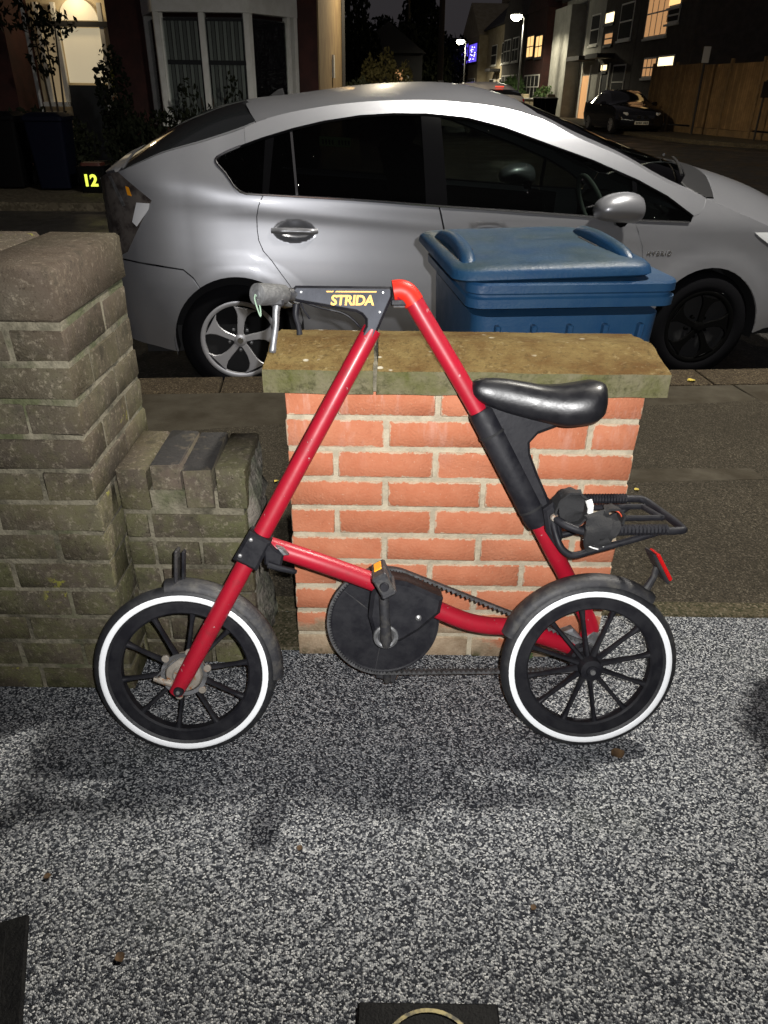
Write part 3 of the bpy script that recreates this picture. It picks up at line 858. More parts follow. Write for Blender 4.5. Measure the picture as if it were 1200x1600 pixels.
ec = MB().tube(curve_pts([Bp(.447, 0, .987), Bp(.462, 0, .9885), Bp(.476, 0, .982), Bp(.488, 0, .966)], 5), [.0205] * 10 + [.0202] * 6, 24).build('elbow_joint', m_redcap, bike, 50)
MB().box((.458, 0, .966), (.03, .024, .012), bev=.002).build('hinge_link', m_black, bike)
MB().tube([Bp(.448, .0, .962), Bp(.470, .0, .962)], .006, 10).build('hinge_pin', m_alu, bike)
bt_path = curve_pts([Bp(.196, .030, .486), Bp(.30, .022, .446), Bp(.398, .012, .404), Bp(.50, .002, .356), Bp(.556, -.002, .326), Bp(.612, -.008, .300), Bp(.66, -.016, .286), Bp(.712, -.028, .276), Bp(.78, -.044, .250), Bp(.86, -.06, .214)], 5)
MB().tube(bt_path, .0195, 24).build('bottom_tube', m_red, bike, 50)
# aluminium rear lug where the tubes meet
MB().prism([(.832, .252), (.862, .215), (.895, .188), (.915, .20), (.925, .245), (.905, .262), (.885, .235), (.86, .262)], .045, .075, 'y', .004).build('rear_dropout', m_alu, bike)
MB().lathe([(0, .05), (.028, .05), (.034, .054), (.034, .082), (0, .082)], 24, (RC[0], 0, RC[1])).build('rear_sprocket', m_alu, bike)

# head plate with the maker's lettering
plate = [(.262, .996), (.443, .995), (.4455, .988), (.4455, .976), (.409, .894), (.383, .902), (.3935, .922), (.3935, .934), (.386, .943), (.375, .948), (.36, .9505), (.262, .967), (.255, .972), (.255, .99)]
hp = MB().prism(plate, -.018, .016, 'y', .0045).build('head_plate', m_black, bike, 30)
face = inset(plate[::-1] if sum(plate[i][0] * plate[(i + 1) % len(plate)][1] - plate[(i + 1) % len(plate)][0] * plate[i][1] for i in range(len(plate))) < 0 else plate, .005)
MB().prism(face, -.0192, -.0165, 'y', .0006).build('face_plate', m_plate, hp, 30)
for (a, h) in ((.272, .984), (.427, .984), (.421, .948)):
    MB().lathe([(0, -.0208), (.0018, -.0206), (.0024, -.0185)], 10, (a, 0, h)).build('rivet', m_steel, hp)
def ex_logo(nt, sock, vec, b_):
    tc = nn(nt, 'ShaderNodeTexCoord'); sp = nn(nt, 'ShaderNodeSeparateXYZ'); nt.links.new(tc.outputs['Generated'], sp.inputs[0])
    f = mul(nt, ramp01(nt, sp.outputs[0], .2, .5), ramp01(nt, sp.outputs[2], .85, .35))
    return mixin(nt, None, (.86, .42, .015), (.93, .9, .82), f)
m_logo = M("logo_gold_to_white", (.8, .4, .02), .5, extra=ex_logo)
lm = Matrix.Translation((.368, -.0206, .9685)) @ Matrix.Rotation(pi / 2, 4, 'X')
text_mesh('logo_lettering', "STRIDA", .0255, .0006, m_logo, hp, lm, shear=.14, weight=.0008, spacing=.95)
MB().prism([(.336, .9838), (.339, .9862), (.4145, .9862), (.4145, .9838)], -.0212, -.0200, 'y').build('logo_bar', M("logo_gold", (.86, .42, .015), .5), hp, 0)
MB().prism([(.3205, .9838), (.3195, .9862), (.334, .9862), (.332, .9838)], -.0212, -.0200, 'y').build('logo_bar', MATS["logo_gold"], hp, 0)

# handlebar: near grip with lever and cord, far bar beyond the plate
J = Vector(Bp(.250, .012, .980))
gd = Vector((-.62, -.78, -.03)).normalized()
gs, ge = J + gd * .012, J + gd * .088
MB().tube([J + Vector((.012, .004, 0)), J, gs + gd * .01], [.012, .012, .0105], 16).build('bar_hinge', m_dusty, bike)
g_ = MB().tube([gs, gs + gd * .004, gs + gd * .03, ge - gd * .012, ge - gd * .002, ge], [.014, .0175, .0192, .0200, .0196, .0160], 24).build('handlebar_grip', m_foam, bike, 50)
MB().tube([ge - gd * .001, ge + gd * .0015], [.0095, .0085], 16).build('bar_end_plug', m_alu, g_)
lv0 = gs + gd * .028 + Vector((0, 0, -.014))
MB().tube(curve_pts([lv0 + Vector((.006, .0, .004)), lv0 + Vector((.002, -.006, -.016)), lv0 + Vector((0, -.006, -.045)), lv0 + Vector((-.006, -.004, -.078)), lv0 + Vector((-.008, -.004, -.092))], 4), [.0105, .0085, .008, .0075, .007, .0068, .0066, .0064, .0062, .006, .006, .006, .0062, .007, .0072, .0068, .005], 12).build('brake_lever', m_alu, bike, 50)
MB().box(tuple(lv0 + Vector((.004, .002, .0))), (.026, .03, .016), bev=.004).build('lever_clamp', m_dusty, bike)
cpt = ge + gd * .002
MB().tube(curve_pts([cpt, cpt + Vector((-.001, -.003, -.008)), cpt + Vector((.003, -.002, -.024)), cpt + Vector((.008, 0, -.038)), cpt + Vector((.008, .002, -.026)), cpt + Vector((.005, .001, -.010)), cpt + Vector((.002, .0, -.001))], 5), .0016, 6).build('wrist_cord', m_cord, bike, 60)
fb0 = Vector((.262, .018, .974)); fd = Vector((-.25, .95, .0)).normalized()
MB().tube([fb0, fb0 + fd * .05], .0105, 12).build('far_bar', m_dusty, bike)
MB().tube([fb0 + fd * .05, fb0 + fd * .06, fb0 + fd * .15, fb0 + fd * .155], [.012, .0155, .0175, .014], 16).build('far_grip', m_foam, bike, 50)
f0 = Vector((.259, .03, .962))
MB().tube(curve_pts([f0, f0 + Vector((-.002, -.002, -.02)), f0 + Vector((.003, -.003, -.04)), f0 + Vector((.005, -.003, -.058))], 4), [.008, .0075, .007, .0065, .006, .0055, .0055, .0052, .005, .005, .0052, .006, .0055], 10).build('far_brake_lever', m_black, bike, 50)
MB().tube(curve_pts([Vector((.268, .016, .966)), Vector((.275, .02, .95)), Vector((.285, .022, .935))], 5), .0022, 6).build('cable_end', m_black, bike)
MB().tube(curve_pts([Vector((.27, .014, .968)), Vector((.31, .012, .955)), Vector((.35, .012, .946)), Vector((.378, .012, .925)), Vector((.388, .02, .895)), Vector((.33, .01, .79)), Vector((.22, -.02, .60)), Vector((.16, -.02, .49)), Vector((.09, -.025, .36)), Vector((.03, -.03, .25))], 6), .0024, 6).build('brake_hose', m_black, bike, 60)

# folding joint on the front tube
jd = (FT1 - FT0).normalized(); jx = Vector((jd.z, 0, -jd.x)).normalized() * -1
jc = FT0 + (FT1 - FT0) * .588
def JP(u, v): p = jc + jd * u + jx * v; return (p.x, p.z)
yj = jc.y
cl = MB().prism([JP(-.036, -.025), JP(-.036, .024), JP(.034, .026), JP(.034, -.027)], yj - .026, yj + .024, 'y', .006).build('joint_clamp', m_black, bike, 30)
for (u, v) in ((-.022, -.014), (.018, -.018)):
    p = jc + jd * u + jx * v
    MB().lathe([(0, -.029), (.0035, -.0285), (.005, -.0262), (.005, -.024)], 12, (p.x, yj, p.z)).build('rivet', m_steel, cl)
MB().prism([(.188, .512), (.212, .486), (.228, .476), (.222, .452), (.205, .447), (.188, .455)], yj - .022, yj + .016, 'y', .004).build('latch_body', m_black, bike, 30)
MB().tube([(.196, yj - .026, .457), (.222, yj - .027, .449), (.246, yj - .024, .442), (.252, yj - .022, .440)], [.0075, .0065, .006, .004], 10).build('latch_lever', m_black, bike)
MB().prism([(.212, .494), (.226, .488), (.238, .475), (.226, .474)], yj - .0225, yj + .01, 'y', .002).build('latch_scuff', m_alu, bike)

# crank set
DC = (.4345, .2865)
DY = .045
dk = MB().lathe([(0, DY - .004), (.03, DY - .005), (.06, DY - .0035), (.116, DY - .004), (.119, DY - .006), (.121, DY - .006), (.121, DY + .006), (.118, DY + .006), (.116, DY), (0, DY + .002)], 96, (DC[0], 0, DC[1])).build('drive_disc', m_black, bike, 30)
for k in range(3):
    a = radians(20 + 120 * k)
    MB().box((0, 0, 0), (.085, .0012, .0016), Matrix.Translation((DC[0] + .073 * cos(a), DY - .0045, DC[1] + .073 * sin(a))) @ Matrix.Rotation(-a, 4, 'Y')).build('disc_rib', m_dusty, dk, 0)
# toothed belt: one closed loop round disc and sprocket
rs = .0335; sc_ = (RC[0], RC[1]); dd = hypot(sc_[0] - DC[0], sc_[1] - DC[1]); th0 = atan2(sc_[1] - DC[1], sc_[0] - DC[0]); al = math.acos((.1235 - rs) / dd)
loop = []
R1 = .1235
nA = 66
a0, a1 = th0 + al, th0 + 2 * pi - al
for i in range(nA + 1):
    a = a0 + (a1 - a0) * i / nA; loop.append((DC[0] + R1 * cos(a), DC[1] + R1 * sin(a), cos(a), sin(a)))
n1 = (cos(th0 - al), sin(th0 - al))
p0 = loop[-1]; q0 = (sc_[0] + rs * n1[0], sc_[1] + rs * n1[1])
for i in range(1, 40): loop.append((p0[0] + (q0[0] - p0[0]) * i / 40, p0[1] + (q0[1] - p0[1]) * i / 40, n1[0], n1[1]))
for i in range(21):
    a = th0 - al + 2 * al * i / 20; loop.append((sc_[0] + rs * cos(a), sc_[1] + rs * sin(a), cos(a), sin(a)))
n2 = (cos(th0 + al), sin(th0 + al)); p1 = loop[-1]; q1 = loop[0]
for i in range(1, 40): loop.append((p1[0] + (q1[0] - p1[0]) * i / 40, p1[1] + (q1[1] - p1[1]) * i / 40, n2[0], n2[1]))
V = []; F = []
fine = []
for i in range(len(loop)):
    p, q = loop[i], loop[(i + 1) % len(loop)]
    fine.append(p); fine.append(tuple((p[j] + q[j]) / 2 for j in range(4)))
for i, (x, z, nx_, nz_) in enumerate(fine):
    tooth = -.0055 if i % 2 == 0 else .0008
    for (o_, yy) in ((.0035, DY - .008), (.0035, DY + .008), (tooth, DY + .008), (tooth, DY - .008)):
        V.append((x + nx_ * o_, yy, z + nz_ * o_))
n = len(fine)
for i in range(n):
    j = (i + 1) % n
    for k in range(4): F.append((i * 4 + k, i * 4 + (k + 1) % 4, j * 4 + (k + 1) % 4, j * 4 + k))
MB().add(V, F).build('drive_belt', M('grey_toothed_belt', (.075, .075, .078), .7, col2=(.03, .03, .03), scale=60), bike, 20)
# bottom bracket housing

bbp = [(.398, .330), (.404, .381), (.422, .416), (.478, .406), (.555, .369), (.549, .335), (.505, .296), (.470, .274), (.432, .266), (.410, .282)]
MB().prism(bbp, -.036, .032, 'y', .008).build('bracket_shell', m_black, bike, 40)
MB().lathe([(0, -.0415), (.003, -.041), (.0062, -.0385), (.0065, -.034)], 12, (.503, 0, .328)).build('shell_bolt', m_steel, bike)
MB().lathe([(.017, -.041), (.0215, -.0425), (.026, -.041), (.0265, -.033)], 32, (DC[0], 0, DC[1])).build('bearing_ring', m_alu, bike)
MB().lathe([(0, -.038), (.0178, -.0385), (.018, -.033)], 24, (DC[0], 0, DC[1])).build('bearing_seal', m_dusty, bike)
def crank(side, ang, pedal_rot):
    y_in = -.058 if side > 0 else .075
    d = Vector((cos(ang), 0, sin(ang))); c0 = Vector((DC[0], y_in, DC[1])); c1 = c0 + d * .160 + Vector((0, -.012 * side, 0))
    ar = MB().tube([c0 - d * .014, c0, c0 + d * .05, c1, c1 + d * .012], [.0075, .0125, .0105, .0095, .007], 14).build('crank_arm', m_dusty, bike, 50)
    MB().tube([c0 + Vector((0, .03 * side, 0)), c0 + Vector((0, -.006 * side, 0))], .0085, 12).build('crank_axle', m_dusty, ar)
    pr = Matrix.Translation(c1 + Vector((0, -.054 * side, 0))) @ Matrix.Rotation(pedal_rot, 4, 'Y')
    pd = MB()
    pd.box((0, 0, .0), (.020, .084, .022), pr, bev=.005)
    for sx in (-1, 1): pd.box((sx * .019, 0, 0), (.010, .088, .030), pr, bev=.003)
    for k in (-1, 1): pd.box((0, k * .038, 0), (.040, .011, .028), pr, bev=.003)
    po = pd.build('pedal', m_dusty, bike, 30)
    for sx in (-1, 1):
        MB().box((sx * .0245, .012 * side, .0), (.003, .044, .016), pr, bev=.001).build('pedal_reflector', m_amber, po)
    MB().tube([pr @ Vector((0, -.044 * side, 0)), pr @ Vector((0, -.050 * side, 0))], [.0095, .008], 14).build('pedal_cap', m_black, po)
crank(1, radians(93), radians(62))
crank(-1, radians(-87), radians(20))

# saddle, its sleeve and bracket
MB().tube([Bp(.6225, .001, .759), Bp(.626, .001, .753), Bp(.748, -.002, .536), Bp(.756, -.003, .522)], [.0235, .0262, .0268, .0245], 24).build('saddle_sleeve', m_black, bike, 40)
for t_ in (.20, .86):
    p = Vector(Bp(.6225, .001, .759)).lerp(Vector(Bp(.756, -.003, .522)), t_); d = Vector((.49, 0, -.87))
    MB().tube([p - d * .0025, p + d * .0025], .0278, 24).build('sleeve_band', m_gap, bike)
MB().prism([(.632, .776), (.80, .742), (.79, .731), (.742, .713), (.7255, .694), (.7275, .672), (.745, .630), (.767, .585), (.782, .546), (.768, .520), (.748, .532), (.63, .745)], -.015, .015, 'y', .006).build('saddle_bracket', m_black, bike, 40)
S = [(.602, .010, .808, .796), (.609, .022, .817, .786), (.63, .029, .8225, .772), (.67, .034, .8215, .757), (.715, .041, .8150, .745), (.750, .050, .8095, .737), (.788, .062, .8105, .730), (.82, .069, .8150, .733), (.845, .069, .8185, .738), (.860, .059, .8170, .748), (.868, .041, .811, .760), (.871, .02, .804, .772)]
sec = [(-.62, 0, .0), (-.90, .12, .0), (-1.0, .36, .0), (-.97, .62, 0), (-.84, .84, 0), (-.6, .96, 0), (-.3, .995, 0), (0, .985, 0), (.3, .995, 0), (.6, .96, 0), (.84, .84, 0), (.97, .62, 0), (1.0, .36, 0), (.90, .12, 0), (.62, 0, 0)]
stn = []
for k in range(4):
    pass
Sf = []
for i in range(len(S) - 1):
    p0_, p1_, p2_, p3_ = S[max(0, i - 1)], S[i], S[i + 1], S[min(len(S) - 1, i + 2)]
    for q in range(4):
        t = q / 4
        Sf.append(tuple(.5 * (2 * p1_[j] + (p2_[j] - p0_[j]) * t + (2 * p0_[j] - 5 * p1_[j] + 4 * p2_[j] - p3_[j]) * t * t + (3 * p1_[j] - p0_[j] - 3 * p2_[j] + p3_[j]) * t ** 3) for j in range(4)))
Sf.append(S[-1])
V = []; F = []
ns = len(sec)
for (a, hw, zt, zs) in Sf:
    for (u, v, _) in sec: V.append((a, u * hw, zs + (zt - zs) * v))
for i in range(len(Sf) - 1):
    for k in range(ns - 1): F.append((i * ns + k, (i + 1) * ns + k, (i + 1) * ns + k + 1, i * ns + k + 1))
    F.append((i * ns + ns - 1, (i + 1) * ns + ns - 1, (i + 1) * ns, i * ns))
F += [tuple(range(ns)), tuple((len(Sf) - 1) * ns + k for k in range(ns - 1, -1, -1))]
MB().add(V, F).build('saddle', m_saddle, bike, 70)

# mudguards
def guard(c, r, a0, a1, name):
    prof = [(r - .012, -.0255), (r - .004, -.0245), (r + .004, -.018), (r + .007, -.008), (r + .008, 0), (r + .007, .008), (r + .004, .018), (r - .004, .0245), (r - .012, .0255), (r - .0125, .0235), (r - .005, .0225), (r + .002, .0165), (r + .0055, 0), (r + .002, -.0165), (r - .005, -.0225), (r - .0125, -.0235), (r - .012, -.0255)]
    o = MB().lathe(prof, 40, (c[0], 0, c[1]), 'y', radians(a0), radians(a1))
    m_ = len(prof) - 1
    o.f.append(tuple(range(m_))); o.f.append(tuple(40 * len(prof) + k for k in range(m_ - 1, -1, -1)))
    return o.build(name, m_dusty, bike, 50)
fg = guard(FC, WR + .008, -4, 98, 'front_mudguard')
MB().box((-.031, -.002, .431), (.007, .034, .082), Matrix.Rotation(radians(4), 4, 'Y'), bev=.003).build('front_reflector_plate', m_dusty, fg)
MB().box((-.0185, .004, .432), (.006, .02, .07), Matrix.Rotation(radians(4), 4, 'Y'), bev=.002).build('plate_backing', m_black, fg)
rg_ = guard(RC, WR + .010, 52, 157, 'rear_mudguard')
MB().tube([Bp(.985, 0, .362), Bp(1.0, .0, .378), Bp(1.012, 0, .402), Bp(1.016, 0, .425)], [.010, .009, .007, .008], 10).build('reflector_bracket', m_dusty, rg_)
rfm = Matrix.Translation((1.019, 0, .428)) @ Matrix.Rotation(radians(-30), 4, 'Y')
MB().box((-.003, 0, 0), (.007, .052, .078), rfm, bev=.003).build('reflector_backing', m_dusty, rg_)
MB().box((.0045, 0, -.002), (.009, .046, .070), rfm, bev=.0035).build('rear_reflector', m_redref, rg_)
# rack
rk = MB()
MB().tube(curve_pts([Bp(.772, .03, .548), Bp(.80, .058, .532), Bp(.845, .066, .522), Bp(.95, .066, .523), Bp(1.025, .066, .5235), Bp(1.035, .05, .527), Bp(1.015, -.03, .545), Bp(.998, -.062, .556), Bp(.97, -.066, .558), Bp(.85, -.066, .556), Bp(.80, -.058, .552), Bp(.772, -.03, .556)], 6), .0082, 12).build('carrier_rail', m_black, bike, 60)
MB().tube(curve_pts([Bp(.776, .03, .535), Bp(.786, .05, .495), Bp(.80, .055, .476), Bp(.82, .056, .470), Bp(.86, .056, .481), Bp(.93, .056, .500), Bp(.99, .056, .518)], 6), .0072, 12).build('carrier_strut', m_black, bike, 60)
MB().tube(curve_pts([Bp(.776, -.03, .54), Bp(.80, -.055, .488), Bp(.83, -.056, .482), Bp(.92, -.056, .515), Bp(.97, -.056, .547)], 6), .0072, 12).build('carrier_strut', m_black, bike, 60)
MB().prism([(.755, .56), (.775, .575), (.79, .55), (.80, .50), (.79, .475), (.765, .51)], -.036, .036, 'y', .006).build('carrier_bracket', m_black, bike)
MB().lathe([(0, -.045), (.007, -.0445), (.0085, -.041), (.0085, -.034)], 16, (.777, 0, .545)).build('bracket_bolt', m_rusty, bike)
MB().tube([Bp(.79, .02, .540), Bp(.90, .024, .538), Bp(1.008, .026, .540)], .0062, 10).build('carrier_inner_rail', m_black, bike)
MB().tube([Bp(.79, -.025, .548), Bp(.90, -.03, .549), Bp(.99, -.032, .549)], .0062, 10).build('carrier_inner_rail', m_black, bike)
MB().tube([Bp(1.004, .03, .540), Bp(.985, -.03, .549)], .006, 10).build('carrier_crossbar', m_black, bike)

# elastic strap bundled on the rack: a thing of its own
strap = empty('luggage_strap'); sm = mw.copy(); sm.translation = mw @ Vector((.83, 0, .55)); strap.matrix_world = sm
tag(strap, "black elastic luggage strap with white stripes bundled on the bicycle rack", "strap")
def webbing(pts, width, th, name, mat=m_cloth, n=6, flat=False):
    P = curve_pts(pts, n); V = []; F = []
    for i, p in enumerate(P):
        a_ = P[max(0, i - 1)]; c_ = P[min(len(P) - 1, i + 1)]; t = (c_ - a_).normalized()
        w = Vector((0, 1, 0)); 
        if flat: w = Vector((1, .25 * sin(i * .5), .1))
        w = (w - t * w.dot(t)).normalized(); q = t.cross(w)
        e = .0012 * sin(i * 1.3)
        for (u, v) in ((-1, -1), (-.3, -1.3), (.4, -.9), (1, -1), (1, 1), (.3, 1.3), (-.4, .9), (-1, 1)): V.append(tuple(p + w * (width / 2 * u) + q * (th / 2 * v + e * u)))
    for i in range(len(P) - 1):
        for k in range(8): F.append((i * 8 + k, i * 8 + (k + 1) % 8, (i + 1) * 8 + (k + 1) % 8, (i + 1) * 8 + k))
    F += [tuple(range(7, -1, -1)), tuple((len(P) - 1) * 8 + k for k in range(8))]
    return MB().add(V, F).build(name, mat, strap, 60)
webbing([(-.052, -.02, -.012), (-.048, -.022, .022), (-.030, -.025, .044), (-.006, -.026, .046), (.010, -.028, .030), (.012, -.030, .006), (.0, -.032, -.012), (-.022, -.03, -.020), (-.040, -.026, -.016)], .048, .004, 'strap_loop')
webbing([(.024, -.060, .010), (.028, -.074, -.002), (.024, -.082, -.020), (.020, -.084, -.040), (.030, -.078, -.056)], .050, .006, 'strap_fold', flat=True)
webbing([(-.020, -.018, .044), (-.018, -.036, .030), (-.020, -.040, .006), (-.016, -.036, -.014)], .048, .006, 'strap_fold', flat=True)
webbing([(.048, -.070, .004), (.056, -.078, -.012), (.046, -.080, -.030), (.040, -.076, -.046)], .030, .005, 'strap_fold', flat=True)
webbing([(.045, -.05, .014), (.062, -.054, .020), (.078, -.052, .010), (.080, -.048, -.010), (.064, -.046, -.022), (.048, -.048, -.014)], .036, .005, 'strap_knot')
def rib(pts, w, mat, name):
    P = curve_pts(pts, 5); V = []; F = []
    for p in P: V += [(p.x, p.y, p.z - w), (p.x, p.y - .003, p.z), (p.x, p.y, p.z + w)]
    for i in range(len(P) - 1):
        for k in (0, 1): F.append((i * 3 + k, (i + 1) * 3 + k, (i + 1) * 3 + k + 1, i * 3 + k + 1))
    F += [tuple(reversed(f)) for f in []]
    return MB().add(V, F).build(name, mat, strap, 60)
MB().tube(curve_pts([(.012, -.048, .034), (.016, -.052, .018), (.014, -.055, .0), (.015, -.056, -.016)], 5), [.007] * 5 + [.006] * 4 + [.0025] * 7, 8).build('white_stripe', m_white, strap)
MB().tube(curve_pts([(.000, -.070, -.042), (.012, -.078, -.048), (.026, -.080, -.053), (.040, -.076, -.055)], 5), .0022, 6).build('white_stripe', m_white, strap)
MB().tube(curve_pts([(.000, -.072, -.048), (.014, -.080, -.056), (.028, -.081, -.060)], 5), .0016, 6).build('white_stripe', m_white, strap)
MB().tube(curve_pts([(.062, -.055, .016), (.075, -.058, .010), (.082, -.058, -.004), (.080, -.057, -.014)], 5), .0028, 6).build('orange_tag', m_bag, strap)
# ribbed cord wound round the rails
for (z_, y_, a0_, a1_) in ((-.024, -.066, .0, .17), (.0085, .066, -.01, .13)):
    N = 44; V = []
    pts = [(a0_ + (a1_ - a0_) * i / N, y_, z_) for i in range(N + 1)]
    MB().tube(pts, [.0100 if i % 2 else .0118 for i in range(N + 1)], 10).build('ribbed_cord', m_black, strap, 20)

# ------------------------------------------------------------------ silver hatchback parked at the kerb
def pw(x, pts):
    n = len(pts)
    if x <= pts[0][0]: return pts[0][1] + (x - pts[0][0]) * (pts[1][1] - pts[0][1]) / (pts[1][0] - pts[0][0])
    if x >= pts[-1][0]: return pts[-1][1] + (x - pts[-1][0]) * (pts[-1][1] - pts[-2][1]) / (pts[-1][0] - pts[-2][0])
    i = 0
    for i in range(n - 1):
        if x <= pts[i + 1][0]: break
    x0, y0 = pts[i]; x1, y1 = pts[i + 1]; h = x1 - x0
    def sl(a, b): return (pts[b][1] - pts[a][1]) / (pts[b][0] - pts[a][0])
    d = sl(i, i + 1)
    m0 = d if i == 0 else .5 * (sl(i - 1, i) + d)
    m1 = d if i == n - 2 else .5 * (sl(i + 1, i + 2) + d)
    if i > 0 and sl(i - 1, i) * d <= 0: m0 = 0
    if i < n - 2 and sl(i + 1, i + 2) * d <= 0: m1 = 0
    t = (x - x0) / h; t2 = t * t; t3 = t2 * t
    return (2 * t3 - 3 * t2 + 1) * y0 + (t3 - 2 * t2 + t) * h * m0 + (-2 * t3 + 3 * t2) * y1 + (t3 - t2) * h * m1
PLAN = [(-.67, .50), (-.655, .60), (-.62, .695), (-.55, .775), (-.43, .832), (-.2, .862), (.2, .872), (2.5, .872), (2.85, .865), (3.1, .845), (3.3, .79), (3.45, .70), (3.56, .56), (3.62, .40)]
BELT = [(-.9, 1.14), (-.4, 1.12), (.1, 1.065), (.615, 1.03), (1.07, .998), (1.8, .95), (2.2, .92), (2.6, .90), (3.2, .85), (3.7, .75)]
INS = [(-1.0, .09), (-.82, .045), (-.72, .014), (-.62, .002), (-.52, .0), (-.42, .006), (-.32, .017), (-.22, .030), (-.14, .038), (-.08, .040), (-.03, .042), (0, .047), (.05, .064), (.1, .086), (.2, .131), (.3, .180), (.4, .235), (.5, .305), (.6, .40)]
def CW(s, z):
    q = z - pw(s, BELT)
    w = pw(s, PLAN) - pw(q, INS) * ((.45 + .55 * min(1, max(0, (s + .9) / .9))) if s < 0 else 1)
    zc = .985 - .105 * (s - .2) if s < 1.1 else .89 - .075 * (s - 1.1)
    w += .0025 * exp(-((z - zc) / .035) ** 2) * min(1, max(0, (s + .35) / .4)) * min(1, max(0, (2.9 - s) / .5))
    for h_ in (0., 2.69):
        r = hypot(s - h_, z - .315)
        if r < .47:
            t = min(1, (.47 - r) / .1); w += .009 * t * t * (3 - 2 * t)
    for h_, v_ in ((.322, .878), (1.36, .845)):                 # cups behind the door handles
        e = ((s - h_) / .112) ** 2 + ((z - v_) / .056) ** 2
        if e < 1: w -= .036 * (1 - e) ** 1.5
    return w
ZS = [(-.67, 1.10), (-.6, 1.135), (-.523, 1.156), (-.435, 1.188), (-.311, 1.236), (-.096, 1.29), (.091, 1.345), (.2, 1.385), (.35, 1.42), (.69, 1.465), (1.04, 1.478), (1.26, 1.468), (1.45, 1.447), (1.6, 1.415), (1.683, 1.391), (1.845, 1.318), (2.116, 1.219), (2.38, 1.094), (2.6, 1.022), (2.776, .957), (2.98, .884), (3.2, .81), (3.4, .73), (3.6, .62), (3.63, .60)]
ZR = [(-.67, 1.05), (-.6, 1.16), (-.5, 1.215), (-.403, 1.272), (-.1, 1.41), (.16, 1.473), (.34, 1.492), (.53, 1.517), (.75, 1.545), (.975, 1.561), (1.15, 1.567), (1.3, 1.56), (1.45, 1.54), (1.6, 1.505), (1.9, 1.41), (2.2, 1.305), (2.5, 1.212), (2.6, 1.185), (2.81, 1.141), (3.0, 1.095), (3.24, 1.02), (3.49, .90), (3.6, .80), (3.63, .77)]
def side_surf(sg):
    def f(s, z, off=0.):
        return Vector((s, -sg * (CW(s, z) + off), z))
    return f
def top_surf(sg):
    def f(s, u, off=0.):
        zs, zr = pw(s, ZS), pw(s, ZR)
        w0 = CW(s, zs)
        v = 1 - u
        return Vector((s, -sg * w0 * v, zs + (zr - zs) * (1 - abs(v) ** 2.3) + off))
    return f
def clip_half(poly, ax, val, keep_lt):
    out = []
    n = len(poly)
    for i in range(n):
        p, q = poly[i], poly[(i + 1) % n]
        a = (p[ax] <= val) if keep_lt else (p[ax] >= val); c = (q[ax] <= val) if keep_lt else (q[ax] >= val)
        if a: out.append(p)
        if a != c:
            t = (val - p[ax]) / (q[ax] - p[ax])
            r = [p[0] + (q[0] - p[0]) * t, p[1] + (q[1] - p[1]) * t]; r[ax] = val; out.append(tuple(r))
    return out
def panel(name, poly, surf, mat, parent, cell=(.04, .04), off=0., th=.012, ins=0., flip=False):
    """skin of a curved surface inside a 2-D outline, with an edge turned inwards"""
    ar = sum(poly[i][0] * poly[(i + 1) % len(poly)][1] - poly[(i + 1) % len(poly)][0] * poly[i][1] for i in range(len(poly)))
    if ar < 0: poly = poly[::-1]
    if ins: poly = inset(poly, ins)
    x0, x1 = min(p[0] for p in poly), max(p[0] for p in poly); y0, y1 = min(p[1] for p in poly), max(p[1] for p in poly)
    keys = {}; P2 = []; F = []
    def vid(p):
        k = (round(p[0], 5), round(p[1], 5))
        if k not in keys: keys[k] = len(P2); P2.append(k)
        return keys[k]
    i0, i1 = math.floor(x0 / cell[0]), math.ceil(x1 / cell[0])
    j0, j1 = math.floor(y0 / cell[1]), math.ceil(y1 / cell[1])
    for i in range(i0, i1):
        col = clip_half(clip_half(poly, 0, (i + 1) * cell[0], True), 0, i * cell[0], False)
        if len(col) < 3: continue
        for j in range(j0, j1):
            q = clip_half(clip_half(col, 1, (j + 1) * cell[1], True), 1, j * cell[1], False)
            ids = []
            for p in q:
                v = vid(p)
                if not ids or ids[-1] != v: ids.append(v)
            if len(ids) > 1 and ids[0] == ids[-1]: ids.pop()
            if len(set(ids)) >= 3 and len(set(ids)) == len(ids): F.append(tuple(ids))
    e = 1e-3
    V = []; N = []
    for (a, c) in P2:
        p = surf(a, c, off); da = surf(a + e, c, off) - surf(a - e, c, off); dc = surf(a, c + e, off) - surf(a, c - e, off)
        nrm = da.cross(dc).normalized()
        V.append(tuple(p)); N.append(nrm)
    if flip:
        N = [-x for x in N]; F = [f[::-1] for f in F]
    ne = len(V)
    if th:
        cnt = {}
        for f in F:
            for a, c in zip(f, f[1:] + f[:1]): cnt[(a, c)] = cnt.get((a, c), 0) + 1
        bd = [ec_ for ec_ in cnt if (ec_[1], ec_[0]) not in cnt]
        mp = {}
        for a, c in bd:
            for v in (a, c):
                if v not in mp: mp[v] = len(V); V.append(tuple(Vector(V[v]) - N[v] * th)); N.append(N[v])
        F += [(c, a, mp[a], mp[c]) for a, c in bd]
    me = bpy.data.meshes.new(name); me.from_pydata(V, [], F); me.validate()
    me.polygons.foreach_set('use_smooth', [True] * len(me.polygons))
    if len(me.vertices) == len(N): me.normals_split_custom_set_from_vertices([tuple(x) for x in N])
    return put(name, me, mat, parent)

